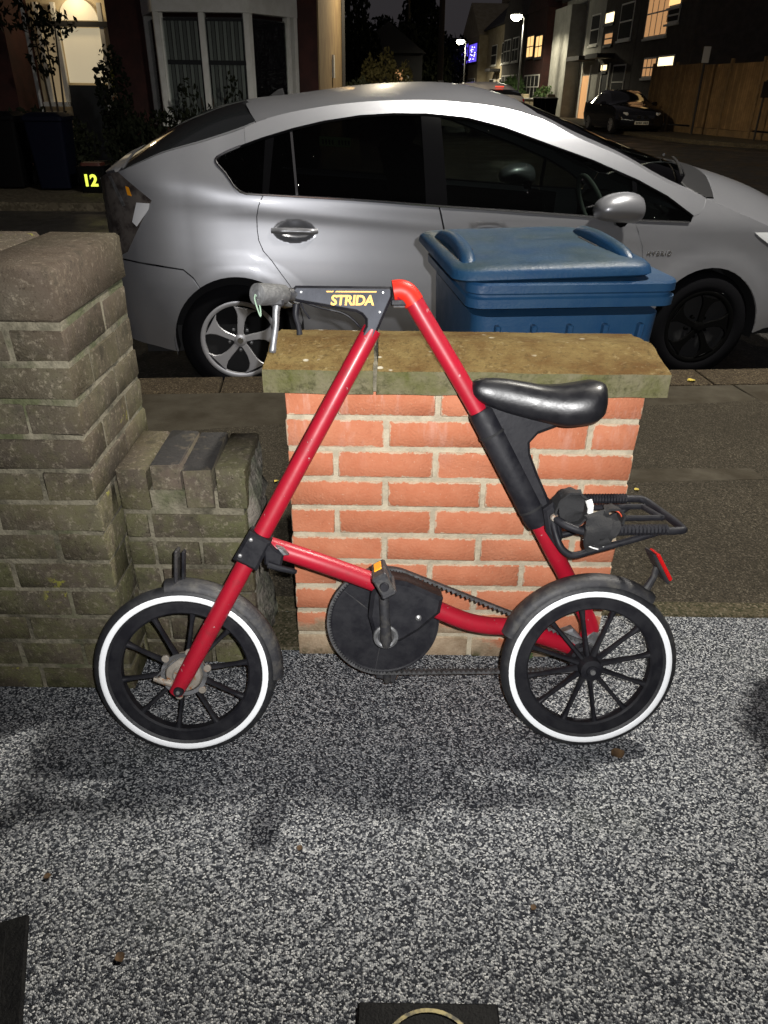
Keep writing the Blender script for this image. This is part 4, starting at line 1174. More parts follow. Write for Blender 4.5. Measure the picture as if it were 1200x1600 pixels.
CARZ = -.225
car = empty('silver_hatchback', (-.925, 4.821, CARZ), radians(8.445))
tag(car, "rain-wet silver hatchback car parked at the kerb behind the garden wall", "car")
ARCR = .345
WTOP = [(-.05, 1.202), (-.023, 1.227), (.073, 1.264), (.186, 1.30), (.347, 1.343), (.50, 1.375), (.686, 1.401), (.86, 1.411), (1.038, 1.411), (1.256, 1.394), (1.445, 1.354), (1.653, 1.288), (1.931, 1.204), (2.197, 1.107), (2.368, 1.029), (2.522, .932)]
WBOT = [(2.515, .905), (2.21, .916), (1.82, .944), (1.45, .970), (1.08, .994), (.62, 1.028), (.2, 1.052), (.06, 1.067), (-.006, 1.148)]
RDOOR = [(.172, 1.052), (.145, 1.0), (.133, .95), (.131, .89), (.135, .837), (.155, .785), (.197, .735), (.240, .673), (.283, .613), (.325, .53), (.345, .43), (.352, .27)]
FDOOR = [(2.178, .918), (2.205, .865), (2.227, .82), (2.244, .787), (2.262, .70), (2.268, .55), (2.262, .4), (2.25, .27)]
def zs_pts(a, b, n): return [(a + (b - a) * i / n, pw(a + (b - a) * i / n, ZS)) for i in range(n + 1)]
G = .0028
for sg in (1, -1):
    S_ = side_surf(sg); T_ = top_surf(sg); fl = sg < 0
    kw = dict(parent=car, flip=fl)
    # quarter panel above the bumper line
    q = [(-.67, .745), (-.54, .738), (-.40, .722), (-.26, .700), (-.212, .660)] + arc(0, .315, ARCR, 122, 14, 16) + [(.345, .43), (.325, .53), (.283, .613), (.240, .673), (.197, .735), (.155, .785), (.135, .837), (.131, .89), (.133, .95), (.145, 1.0), (.172, 1.052)] + [(.06, 1.067), (-.006, 1.148), (-.05, 1.202), (-.023, 1.227), (.073, 1.264), (.1, 1.273)] + zs_pts(.1, -.67, 14)
    panel('rear_quarter_panel', q, S_, m_silver, ins=G * .5, **kw)
    bp = [(-.67, .735), (-.54, .730), (-.40, .714), (-.262, .694), (-.216, .655)] + arc(0, .315, ARCR, 122.6, 190, 10) + [(-.474, .286), (-.578, .30), (-.67, .33)]
    panel('rear_bumper', bp, S_, m_silver, ins=.001, **kw)
    ct = [(.1, 1.273)] + WTOP[3:] + [(2.56, .945), (2.585, .975)] + zs_pts(2.60, .1, 40)
    cant = panel('roof_rail', ct, S_, m_silver, th=.01, **kw)
    wing = [(2.515, .905), (2.522, .932), (2.56, .945), (2.585, .975)] + zs_pts(2.602, 3.61, 18) + [(3.61, .33), (3.1, .30), (3.03, .28)] + arc(2.69, .315, ARCR, -5, 186, 22) + [(2.335, .27), (2.25, .27), (2.262, .4), (2.268, .55), (2.262, .70), (2.244, .787), (2.227, .82), (2.205, .865), (2.178, .918)]
    wg = panel('front_wing', wing, S_, m_silver, ins=G * .5, **kw)
    rd = panel('rear_door', RDOOR + [(1.125, .262), (1.126, .5), (1.122, .7), (1.108, .887), (1.08, .994), (.62, 1.028), (.2, 1.051)], S_, m_silver, ins=G, cell=(.0075, .0075), **kw)
    fd_ = panel('front_door', FDOOR + [(1.132, .262), (1.132, .5), (1.128, .7), (1.114, .887), (1.086, .994), (1.45, .970), (1.82, .944)], S_, m_silver, ins=G, **kw)
    panel('sill', [(.30, .255), (2.38, .255), (2.38, .19), (.30, .19)], S_, m_silver, off=-.006, ins=G, **kw)
    # dark skin behind the shut lines
    for dpoly in ([(-.64, .70), (-.36, .62), (-.36, .95), (.10, .95), (.10, .78), (-.64, .78)], [(.12, .58), (.40, .58), (.40, 1.03), (.12, 1.05)], [(.30, .24), (.40, .24), (.40, .58), (.24, .64)], [(1.06, .25), (1.19, .25), (1.19, .97), (1.06, .98)], [(2.1, .25), (2.32, .25), (2.32, .88), (2.1, .91)], [(-.5, .74), (-.5, .68), (-.2, .64), (-.2, .72)]):
        panel('inner_skin', dpoly, S_, m_gap, parent=car, off=-.010, th=0, flip=fl, cell=(.08, .08))
    # glass and pillars
    gl_r = [(-.05, 1.202), (-.023, 1.227), (.073, 1.264), (.186, 1.30), (.347, 1.343), (.50, 1.375), (.686, 1.401), (.86, 1.411), (1.04, 1.411), (1.06, .995), (.62, 1.028), (.2, 1.052), (.06, 1.067), (-.006, 1.148)]
    panel('rear_side_window', gl_r, S_, m_glassdk, parent=car, off=-.006, th=.004, flip=fl)
    gl_f = [(1.04, 1.411), (1.256, 1.394), (1.445, 1.354), (1.653, 1.288), (1.931, 1.204), (2.197, 1.107), (2.368, 1.029), (2.522, .932), (2.515, .905), (2.21, .916), (1.82, .944), (1.45, .970), (1.06, .995)]
    panel('front_side_window', gl_f, S_, m_glass, parent=car, off=-.006, th=.004, flip=fl)
    panel('centre_pillar', [(1.005, 1.412), (1.108, 1.410), (1.128, .988), (1.012, 1.0)], S_, m_blackgloss, parent=car, off=-.002, th=.02, flip=fl)
    panel('window_divider', [(.325, 1.337), (.337, 1.340), (.349, 1.044), (.337, 1.045)], S_, m_chrome if sg > 0 else m_blackgloss, parent=car, off=-.003, th=.01, flip=fl)
    panel('rear_pillar_trim', [(.20, 1.303), (.245, 1.315), (.20, 1.053), (.168, 1.056)], S_, m_blackgloss, parent=car, off=-.003, th=.01, flip=fl)
    panel('front_pillar_trim', [(2.165, 1.118), (2.19, 1.108), (2.205, .917), (2.18, .919)], S_, m_blackgloss, parent=car, off=-.003, th=.01, flip=fl)
    fr = [S_(a, c, -.002) for a, c in WTOP] ; fb_ = [S_(a, c, .001) for a, c in WBOT]
    MB().tube(fr, .007, 6).build('window_seal', m_blackgloss, car)
    MB().tube(curve_pts([S_(2.50, .904, .002)] + fb_[1:] + [S_(-.05, 1.202, .002), S_(-.023, 1.230, .002), S_(.073, 1.267, .002)], 3), .0062, 6).build('chrome_moulding', m_chrome, car)
    # tail lamp
    tl = panel('tail_lamp', [(-.67, 1.10), (-.60, 1.138), (-.533, 1.152), (-.379, 1.027), (-.542, .777), (-.60, .745), (-.67, .76)], S_, m_lampred, parent=car, off=.007, th=.015, flip=fl)
    panel('lamp_strip', [(-.585, 1.13), (-.57, 1.132), (-.515, 1.0), (-.53, .995)], S_, m_alu, parent=tl, off=.010, th=.005, flip=fl)
    panel('lamp_strip', [(-.50, 1.09), (-.485, 1.085), (-.475, 1.045), (-.495, 1.05)], S_, m_amber, parent=tl, off=.010, th=.005, flip=fl)
    panel('reverse_lens', [(-.455, 1.016), (-.390, 1.014), (-.400, .985), (-.470, .905), (-.490, .925)], S_, m_lampwhite, parent=tl, off=.011, th=.006, flip=fl)
    hl = panel('headlamp', [(2.915, .846), (3.0, .845), (3.2, .79), (3.5, .67), (3.5, .60), (3.2, .68), (2.96, .815)], S_, m_headl, parent=car, off=.005, th=.012, flip=fl)
    # top skins
    roof = [(.16, 0), (.13, .25), (.11, .5), (.105, 1), (1.60, 1), (1.60, .6), (1.615, .3), (1.66, .12), (1.69, 0)]
    panel('roof', roof, T_, m_wetroof, parent=car, cell=(.05, .05), th=0, flip=not fl if False else fl)
    hg = [(.155, .03), (.12, .25), (.1, .5), (.095, 1), (-.50, 1), (-.50, .0), (-.44, .02)]
    panel('rear_window', hg, T_, m_darkglass, parent=car, cell=(.05, .05), off=.004, th=.006, flip=fl)
    panel('tail_spoiler', [(-.505, 0), (-.505, 1), (-.60, 1), (-.62, .5), (-.60, 0)], T_, m_silver, parent=car, cell=(.05, .05), off=.012, th=.02, flip=fl)
    panel('tail_top', [(-.60, 0), (-.60, 1), (-.67, 1), (-.67, 0)], T_, m_blackgloss, parent=car, cell=(.05, .1), th=0, flip=fl)
    panel('hatch_edge', [(.155, .03), (.155, 0), (-.5, 0), (-.44, .02)], T_, m_silver, parent=car, cell=(.05, .05), th=0, flip=fl)
    ap = [(1.69, 0), (1.66, .12), (1.80, .11), (2.1, .085), (2.4, .06), (2.52, .045), (2.60, 0)]
    panel('windscreen_pillar', ap, T_, m_silver, parent=car, cell=(.05, .02), th=.006, flip=fl)
    ws_ = [(1.66, .12), (1.615, .3), (1.60, .6), (1.60, 1), (2.74, 1), (2.71, .6), (2.63, .3), (2.52, .09), (2.52, .045), (2.4, .06), (2.1, .085), (1.80, .11)]
    panel('windscreen', ws_, T_, m_glass, parent=car, cell=(.06, .06), off=-.004, th=.004, flip=fl)
    cw_ = [(2.50, .045), (2.56, .02), (2.61, .012), (2.66, .05), (2.70, .2), (2.76, .45), (2.80, 1), (2.70, 1), (2.66, .6), (2.58, .3), (2.49, .11)]
    panel('cowl', cw_, T_, m_cowl, parent=car, cell=(.05, .05), off=.004, th=.01, flip=fl)
    bn = [(2.602, 0), (2.61, .006), (2.67, .05), (2.71, .2), (2.77, .45), (2.81, 1), (3.61, 1), (3.61, 0)]
    panel('bonnet', bn, T_, m_silver, parent=car, cell=(.05, .05), th=.008, ins=.002, flip=fl)
    # dark lining inside the cabin
    panel('headliner', [(.2, .03), (.2, 1), (1.58, 1), (1.62, .1)], T_, m_interior, parent=car, cell=(.1, .1), off=-.03, th=0, flip=fl)
    panel('door_trim', [(.05, .3), (2.25, .3), (2.2, .88), (1.08, .965), (.2, 1.02), (.0, 1.05)], S_, m_interior, parent=car, cell=(.1, .1), off=-.05, th=0, flip=fl)
    panel('quarter_trim', [(-.6, .4), (.06, .4), (.05, 1.06), (-.02, 1.17), (-.4, 1.12), (-.6, 1.1)], S_, m_interior, parent=car, cell=(.1, .1), off=-.05, th=0, flip=fl)
    # wheels
    for ws0, nm in ((0., 'rear_wheel'), (2.69, 'front_wheel')):
        yo = -sg * .845
        mtx = Matrix.Translation((ws0, yo, .315)) @ (Matrix.Identity(4) if sg > 0 else Matrix.Rotation(pi, 4, 'Z'))
        wt = MB().lathe([(.20, .02), (.215, .004), (.245, -.002), (.285, .008), (.308, .026), (.315, .05), (.315, .15), (.308, .18), (.285, .195), (.2, .19)], 56, mtx=mtx).build(nm, m_cartyre, car, 50)
        MB().lathe([(.0, .055), (.19, .055), (.205, .03), (.205, .16)], 40, mtx=mtx).build('wheel_well', m_gap, wt, 40)
        if True:
            hm = m_silverdk if ws0 == 0 else m_darkrim
            MB().lathe([(.187, .02), (.19, .006), (.205, .001), (.2135, .004), (.2135, .03)], 56, mtx=mtx).build('rim_lip', hm, wt, 40)
            rot0 = radians(14)
            for k in range(5):
                a = rot0 + 2 * pi * k / 5
                ins_ = [(.034, -.5), (.07, -.26), (.10, -.225), (.135, -.26), (.165, -.36), (.190, -.52), (.190, .20), (.165, .14), (.135, .11), (.10, .15), (.07, .24), (.034, .5)]
                pl = [(r * cos(a + d), r * sin(a + d)) for r, d in ins_]
                MB().prism(pl, .004, .022, 'y', .003, mtx=mtx).build('wheel_spoke', hm, wt, 30)
            MB().lathe([(0, .0), (.022, .0), (.030, .003), (.036, .006), (.036, .03)], 24, mtx=mtx).build('hub_cap', hm, wt, 40)
            MB().lathe([(0, -.002), (.016, -.002), (.018, .002)], 16, mtx=mtx).build('hub_badge', m_chrome if ws0 == 0 else m_darkrim, wt, 40)
            for k in range(5):
                a = rot0 + 2 * pi * (k + .5) / 5
                MB().lathe([(0, .028), (.009, .03), (.011, .055)], 8, mtx=mtx @ Matrix.Translation((.062 * cos(a), 0, .062 * sin(a)))).build('wheel_nut', m_alu if ws0 == 0 else m_darkrim, wt)
        MB().lathe([(.352, 0), (.352, .26), (.0, .26)], 28, (ws0, 0, .315), a0=radians(-12), a1=radians(192), mtx=Matrix.Translation((0, -sg * .84, 0)) @ (Matrix.Identity(4) if sg > 0 else Matrix.Scale(-1, 4, (0, 1, 0)))).build('wheel_arch', m_gap, car, 40)
    # mirror
    mc = S_(2.03, .985, .115)
    V = []; F = []; nu, nv = 20, 12
    for i in range(nv + 1):
        for k in range(nu):
            th = pi * i / nv; ph = 2 * pi * k / nu
            x = .142 * cos(th); ry = .085; rz_ = .076
            k1 = max(0., sin(th)) ** .55
            x = x * (1.0 if x > 0 else .9)
            V.append((mc.x + x, mc.y + ry * k1 * cos(ph) * (1 - .1 * cos(th)), mc.z + rz_ * k1 * sin(ph) * (1 + .16 * cos(th)) + .018 * cos(th) * 0 + (.02 * (sin(th)) - .01)))
    for i in range(nv):
        for k in range(nu): F.append((i * nu + k, i * nu + (k + 1) % nu, (i + 1) * nu + (k + 1) % nu, (i + 1) * nu + k))
    mo = MB().add(V, F).build('door_mirror', m_silver, car, 60)
    foot = S_(2.10, .93, -.01)
    MB().tube([foot, foot + Vector((-.02, -sg * .05, -.008)), mc + Vector((.03, sg * .03, -.055)), mc + Vector((.03, 0, -.05))], [.03, .03, .035, .04], 10).build('mirror_foot', m_blackgloss, mo)
    # handles
    for hs_, hz_ in ((.32, .878), (1.36, .845)):
        bw = S_(hs_, hz_, 0)
        el = [(hs_ + .115 * cos(a), hz_ + .055 * sin(a)) for a in [2 * pi * k / 24 for k in range(24)]]
        if False: panel('handle_recess', el, lambda s, z, off=0., S0=S_, a=hs_, c=hz_: S0(s, z, off + .001 - .034 * max(0, 1 - ((s - a) / .115) ** 2 - ((z - c) / .055) ** 2)), m_silver, car, cell=(.012, .012), th=.0, flip=fl)
        MB().tube(curve_pts([S_(hs_ - .116, hz_ + .004, -.002), S_(hs_ - .06, hz_ + .004, .030), S_(hs_ + .02, hz_ + .002, .043), S_(hs_ + .085, hz_, .026), S_(hs_ + .116, hz_, .0)], 5), [.014] * 4 + [.017] * 13 + [.015] * 4, 12).build('door_handle', m_silver, car, 60)
# lettering on the wing
S1 = side_surf(1)
pb = S1(2.352, .741, .002)
text_mesh('badge_lettering', "HYBRID", .034, .0015, m_chrome, car, Matrix.Translation(pb) @ Matrix.Rotation(pi / 2, 4, 'X'), weight=.0008, spacing=1.35)
# window sticker
sk = panel('window_sticker', [(.474, 1.312), (.634, 1.305), (.630, 1.262), (.470, 1.270)], S1, M("green_sticker", (.30, .42, .16), .8), car, off=-.012, th=.001, cell=(.05, .05))
for k in range(9):
    if k == 4: continue
    a = .484 + k * .0165; zz = 1.288 - (a - .47) * .045
    panel('sticker_mark', [(a, zz + .011), (a + .010, zz + .011), (a + .009, zz - .011), (a + .002, zz - .010)], S1, m_ink, sk, off=-.011, th=0, cell=(.05, .05))
# antenna fin, wiper, tail, nose, cabin
tp = top_surf(1)
MB().prism([(.235, 0), (.29, .035), (.315, .042), (.325, .0)], -.014, .014, 'y', .004, mtx=Matrix.Translation((0, 0, pw(.28, ZR) - .004))).build('antenna_fin', m_gap, car)
for u0_, u1_, s0_, s1_ in ((.16, .75, 2.50, 2.66), (.75, 1.0, 2.60, 2.70)):
    MB().tube([tp(s0_ + (s1_ - s0_) * i / 10, u0_ + (u1_ - u0_) * i / 10, .022) for i in range(11)], .008, 6).build('wiper', m_cowl, car)
MB().add([(-.67, -.50, .33), (-.67, .50, .33), (-.67, .50, 1.10), (-.67, -.50, 1.10)], [(0, 3, 2, 1)]).build('tailgate', m_silver, car, 0)
MB().add([(3.61, -.42, .33), (3.61, .42, .33), (3.61, .42, .66), (3.61, 0, .80), (3.61, -.42, .66)], [(0, 1, 2, 3, 4)]).build('nose_panel', m_silver, car, 0)
MB().box((1.47, 0, .36), (4.0, 1.30, .30)).build('underbody', m_gap, car, 0)
cab = MB(); cab.box((1.3, 0, .60), (2.9, 1.5, .08)); cab.box((2.55, 0, .80), (.25, 1.4, .24), bev=.06); cab.box((-.1, 0, .85), (.5, 1.3, .5), bev=.05)
cab.build('cabin_floor', m_interior, car)
def seat(x, y, w):
    s_ = MB().box((x, y, .70), (.52, w, .16), bev=.05).build('seat', m_interior, car, 50)
    MB().box((0, 0, .30), (.14, w, .62), Matrix.Translation((x - .27, y, .68)) @ Matrix.Rotation(radians(-18), 4, 'Y'), bev=.05).build('seat_back', m_interior, s_, 50)
    MB().box((0, 0, .72), (.10, w * .5, .2), Matrix.Translation((x - .27, y, .68)) @ Matrix.Rotation(radians(-18), 4, 'Y'), bev=.04).build('head_rest', m_interior, s_, 50)
for y in (-.36, .36): seat(1.45, y, .5)
seat(.62, 0, 1.25)
MB().lathe([(.185 + .013 * cos(a), .013 * sin(a)) for a in [2 * pi * k / 8 for k in range(9)]], 32, (0, 0, 0), 'x', mtx=Matrix.Translation((2.12, -.36, .93)) @ Matrix.Rotation(radians(-25), 4, 'Y')).build('steering_wheel', M("grey_wheel_rim", (.12, .13, .12), .6), car, 60)

# ------------------------------------------------------------------ blue wheelie bin behind the wall
binr = empty('wheelie_bin', (.432, 2.19, -.045), radians(7))
tag(binr, "blue wheelie bin with weathered lid standing behind the orange brick wall", "bin")
def ring(w0, d0, r, n=5):
    p = []
    for (cx, cy, a) in ((w0 / 2 - r, d0 / 2 - r, 0), (-w0 / 2 + r, d0 / 2 - r, 90), (-w0 / 2 + r, -d0 / 2 + r, 180), (w0 / 2 - r, -d0 / 2 + r, 270)):
        p += arc(cx, cy, r, a, a + 90, n)
    return p
def loft(levels, capb=True, capt=True):
    V = []; F = []
    n = len(levels[0][0])
    for pl, z in levels:
        zz = z if callable(z) else (lambda x, y, z=z: z)
        V += [(x, y, zz(x, y)) for x, y in pl]
    for j in range(len(levels) - 1):
        for i in range(n):
            k = (i + 1) % n; F.append((j * n + i, j * n + k, (j + 1) * n + k, (j + 1) * n + i))
    if capb: F.append(tuple(range(n - 1, -1, -1)))
    if capt: F.append(tuple((len(levels) - 1) * n + i for i in range(n)))
    return V, F
b = MB().add(*loft([(ring(.44, .46, .04), .02), (ring(.45, .47, .04), .10), (ring(.50, .60, .05), .84)])); b.build('bin_body', m_bin, binr, 40)
for k in range(5):
    x = -.19 + k * .095
    V, F = cbox((.014, .030, .70), .003)
    MB().add([(p[0] + x * (.82 + .18 * (p[2] + .35) / .7) , p[1] - .262 - .042 * (p[2] + .35) / .7, p[2] + .47) for p in V], F).build('rib', m_bin, binr, 30)
rimz = .862
MB().add(*loft([(ring(.51, .602, .05), rimz), (ring(.545, .64, .045), rimz + .004), (ring(.548, .642, .045), rimz + .026), (ring(.535, .63, .045), rimz + .031), (ring(.535, .63, .045), rimz + .036), (ring(.548, .642, .045), rimz + .041), (ring(.548, .642, .045), rimz + .060), (ring(.538, .632, .04), rimz + .066), (ring(.48, .57, .04), rimz + .066)])).build('rim', m_bin, binr, 25)
lz = rimz + .070
def dome(x, y): return 0
lid_t = Matrix.Translation((-.030, -.005, 0)) @ Matrix.Rotation(radians(-1.2), 4, 'Y')
lid = MB()
lv = [(ring(.505, .60, .05), lz), (ring(.518, .615, .05), lz + .006), (ring(.513, .61, .06), lz + .022), (ring(.50, .595, .07), lz + .030), (ring(.45, .53, .07), lz + .036), (ring(.38, .42, .08), lz + .040), (ring(.2, .22, .07), lz + .042)]
lid.add(*loft(lv), mtx=lid_t)
lo = lid.build('lid', m_binlid, binr, 40)
for sx in (-1, 1):
    xx = sx * .212
    MB().tube(curve_pts([(xx, -.24, lz + .010), (xx - sx * .006, -.20, lz + .032), (xx - sx * .012, -.10, lz + .044), (xx - sx * .012, .02, lz + .046), (xx - sx * .006, .12, lz + .036), (xx, .16, lz + .016)], 5), [.022] * 26, 12, mtx=lid_t).build('lid_handle', m_binlid, lo, 60)
    MB().box((xx - sx * .040, -.03, lz + .036), (.014, .15, .012), lid_t, bev=.004).build('handle_slot', m_gap, lo)
MB().tube([(-.24, .325, lz - .02), (.24, .325, lz - .02)], .016, 12).build('hinge_bar', m_bin, binr)
for sx in (-1, 1):
    MB().lathe([(0, -.025), (.09, -.025), (.1, -.018), (.1, .018), (.09, .025), (0, .025)], 28, (sx * .26, .22, .102), 'x').build('wheel', m_rubber, binr)
MB().tube([(-.28, .22, .102), (.28, .22, .102)], .012, 8).build('axle', m_steel, binr)

# ------------------------------------------------------------------ small things on the drive
def leaf(x, y, s, rz, mat, label, curl=.4):
    V = []; F = []
    n = 7
    for i in range(n):
        t = i / (n - 1); w = s * .42 * sin(pi * min(1, t * 1.02)) ** .8 + .0004
        z = .004 + s * curl * (t - .5) ** 2
        V += [(s * (t - .5), -w, z + w * .5), (s * (t - .5), 0, z), (s * (t - .5), w, z + w * .45)]
    for i in range(n - 1):
        for k in (0, 1): F.append((i * 3 + k, (i + 1) * 3 + k, (i + 1) * 3 + k + 1, i * 3 + k + 1))
    nV = len(V); V += [(p[0], p[1], p[2] - .0012) for p in V]; F += [tuple(nV + i for i in f[::-1]) for f in F]
    o = MB().add(V, F).build('fallen_leaf', mat, None, 60); o.location = (x, y, .0); o.rotation_euler = (0, 0, rz)
    tag(o, label, "leaf", "fallen leaves on the driveway"); return o
leaf(.529, 1.172, .034, .3, m_leaf, "curled brown leaf on the gravel just below the rear wheel", .9)
leaf(-.155, .927, .013, 1.2, m_leaf, "tiny rusty leaf scrap on the gravel below the crank")
leaf(-.437, .714, .019, 2.2, m_leaf, "small dark leaf on the gravel at bottom left")
leaf(-.619, .86, .014, .4, m_leaf, "small dead leaf on the gravel near the left edge")
leaf(.281, .813, .012, .9, m_leaf, "dark leaf fragment on the open gravel at lower right")
for (x, y, s_, r_, w_) in ((.97, 2.52, .022, .4, "pale yellow leaf on the footway beyond the bicycle rack"), (1.02, 2.28, .018, 1.4, "yellow leaf scrap on the footway beside the rack end"), (1.70, 3.95, .05, .3, "pale leaf lying on the kerb right of the coping"), (-.42, 2.55, .02, 1., "pale leaf on the footway in the gap between the walls")):
    o = leaf(x, y, s_, r_, m_leafy, w_); o.location.z = pave_z(y) + .004; o['group'] = "pale leaves on the footway"
# inspection covers at the bottom edge
cv = empty('drain_cover', (.082, .562, 0)); tag(cv, "black square drain cover with brass ring at the bottom edge", "drain cover")
MB().box((0, 0, .004), (.226, .17, .012), bev=.003).build('cover_plate', m_iron, cv)
MB().lathe([(.074, .010), (.074, .0125), (.080, .0125), (.080, .010)], 40, (0, -.005, 0), 'z').build('brass_ring', m_brass, cv)
MB().lathe([(0, .0105), (.05, .0108), (.056, .010)], 32, (0, -.005, 0), 'z').build('centre_disc', m_iron, cv)
c2 = empty('rubber_mat', (-.668, .652, 0), radians(20)); tag(c2, "black rubber mat corner at the bottom left edge", "mat")
MB().box((-.03, -.04, .005), (.24, .30, .012), bev=.004).build('mat_sheet', m_iron, c2)
for k in range(5): MB().box((-.11 + k * .04, -.04, .012), (.012, .26, .004), bev=.001).build('mat_rib', m_iron, c2)
# weed at the foot of the wall
wd = empty('weed', (.375, 1.496, 0)); tag(wd, "little green weed sprouting at the foot of the brick wall", "weed")
for k in range(9):
    a = k * 2.4; r_ = .012 + .006 * (k % 3)
    MB().prism([(0, 0), (.006, .006), (.014, .003), (.017, 0), (.014, -.004), (.006, -.006)], 0, .0008, 'z', mtx=Matrix.Translation((cos(a) * .004, sin(a) * .004 - .006, .008 + .003 * k)) @ Matrix.Rotation(a, 4, 'Z') @ Matrix.Rotation(radians(-25), 4, 'Y')).build('leaf', m_leaf_g, wd, 0)
MB().tube([(0, -.004, 0), (.001, -.006, .035)], .0012, 5).build('stem', m_leaf_g, wd)

# potted shrub just beyond the right edge; the lamp throws its shadow onto the drive
pshr = empty('potted_shrub', (1.155, 1.42, 0)); tag(pshr, "leafy potted shrub standing just past the right edge of the drive", "shrub")
PSHR = pshr
MB().lathe([(0, 0), (.09, 0), (.12, .2), (.13, .22), (.115, .22), (.1, .19), (0, .19)], 24, axis='z').build('pot', m_pot, pshr)

# ------------------------------------------------------------------ street lamp standing just out of the picture on the right
def street_lamp(x, y, z, hgt, ang, power, label, group, col=(1, .95, .86), arm=.5, rad=.15):
    r = empty('street_lamp', (x, y, z), ang); tag(r, label, "street lamp", group)
    MB().tube([(0, 0, 0), (0, 0, 1.1), (0, 0, 1.12), (0, 0, hgt - .3)], [.085, .085, .055, .045], 14).build('post', m_lamppost, r)
    MB().tube(curve_pts([(0, 0, hgt - .32), (.02, 0, hgt - .1), (.12, 0, hgt), (arm, 0, hgt + .04)], 5), .03, 10).build('arm', m_lamppost, r)
    MB().add(*loft([(ring(.46, .16, .05), .01), (ring(.5, .2, .06), .03), (ring(.44, .16, .06), .09), (ring(.3, .1, .04), .12)]), mtx=Matrix.Translation((arm + .2, 0, hgt + .02))).build('lamp_head', m_lamppost, r)
    MB().add(*loft([(ring(.20, .14, .05), -.26), (ring(.50, .38, .14), -.18), (ring(.64, .48, .18), -.03), (ring(.58, .38, .15), .02)]), mtx=Matrix.Translation((arm + .2, 0, hgt + .02))).build('lamp_lens', m_lampglow, r)  # lens oversized, wider than its head, to stand for the lamp's glare
    l = light('lamp_light', 'SPOT', (arm + .2, 0, hgt - .32), power, col, rad); l.parent = r
    l.data.spot_size = radians(165); l.data.spot_blend = .35
    return r
street_lamp(2.95, 3.72, -.1, 5.6, radians(215), 1750, "grey street lamp on the footway just past the right edge, lighting the drive", "street lamps")

# ------------------------------------------------------------------ the house opposite, with bay window and lit door
GZ = far_z(14)
house = empty('red_brick_house', (-6, 16, 0)); tag(house, "dark red brick house opposite with white bay window and lit front door", "house")
def hl_(p): return (p[0] + 6, p[1] - 16, p[2])
def hbox(name, x0, x1, y0, y1, z0, z1, mat, parent=house, bev=0., lf=hl_):
    return MB().box(lf(((x0 + x1) / 2, (y0 + y1) / 2, (z0 + z1) / 2)), (x1 - x0, y1 - y0, z1 - z0), bev=bev).build(name, mat, parent, 30)
# front wall in pieces round the door opening, side wall of sandy render
hbox('wall', -12, -7.05, 16, 23.8, GZ - .2, 7, m_bgbrick)
hbox('wall', -5.15, -1.34, 16, 23.8, GZ - .2, 7, m_bgbrick)
hbox('wall', -7.05, -5.15, 16, 23.8, 2.95, 7, m_bgbrick)
hbox('porch_back', -7.05, -5.15, 17.2, 23.8, GZ - .2, 2.95, m_porch)
hbox('side_wall', -1.34, -1.315, 16.02, 23.8, GZ - .2, 7, m_bgsand)
hbox('drainpipe', -1.30, -1.22, 23.3, 23.38, GZ, 7, m_darkframe)
hbox('meter_box', -1.313, -1.27, 19.4, 19.75, 1.55, 2.0, m_frame)
MB().prism([(15.6, 7), (24.2, 7), (19.9, 10.5)], -12.3 + 6, -1.1 + 6, 'x', mtx=Matrix.Translation((0, -16, 0))).build('roof', m_slate, house, 0)
# door, its posts, glass and fan light
hbox('door_leaf', -6.45, -5.64, 17.08, 17.14, GZ, 1.33, m_doordark)
dg_ = hbox('door_glass', -6.42, -5.67, 17.09, 17.13, 1.37, 2.30, m_door)
MB().prism([(.37 * cos(radians(a)) - 6.04 + 6, .36 * sin(radians(a)) + 2.42) for a in range(0, 181, 15)], 1.09, 1.13, 'y').build('fan_light', m_door, house, 0)
for (x0, x1) in ((-6.86, -6.78), (-6.53, -6.45), (-5.64, -5.56), (-5.30, -5.22)): hbox('door_post', x0, x1, 17.02, 17.1, .95, 2.7, m_frame)
for (x0, x1) in ((-6.77, -6.54), (-5.55, -5.31)): hbox('side_light', x0, x1, 17.07, 17.11, 1.0, 2.32, M("side_light_glass", (.5, .42, .28), .6, emit=(1, .75, .42), estr=.16) if x0 < -6 else m_porch)
hbox('transom', -6.9, -5.2, 17.0, 17.1, 2.31, 2.40, m_darkframe)
hbox('sill', -6.95, -6.45, 16.9, 17.1, .95, 1.03, m_frame); hbox('sill', -5.64, -5.16, 16.9, 17.1, .93, 1.0, m_frame)
light('porch_lamp', 'POINT', (-6.05, 16.75, 2.75), 9, (1, .8, .5), .08)
MB().tube([hl_((-6.48, 15.6, 2.6)), hl_((-6.42, 15.5, GZ))], .035, 8).build('porch_post', m_frame, house)
# coat-like blue shape and pot plant in the doorway
pp = empty('pot_plant', (-5.42, 16.75, 1.0)); tag(pp, "yellow green pot plant lit beside the front door of the house opposite", "plant")
MB().lathe([(0, -.0), (.06, 0), (.08, .14), (.0, .14)], 12, axis='z').build('pot', m_pot, pp)
hbox('shelf', -5.56, -5.2, 16.6, 16.92, .90, .998, m_frame)
for k in range(16):
    a = k * 2.4; el = radians(30 + (k * 17) % 50)
    MB().prism([(0, 0), (.06, .035), (.16, .02), (.2, 0), (.16, -.02), (.06, -.035)], 0, .004, 'z', mtx=Matrix.Translation((0, 0, .16 + .02 * k)) @ Matrix.Rotation(a, 4, 'Z') @ Matrix.Rotation(-el, 4, 'Y')).build('leaf', m_potplant, pp, 0)
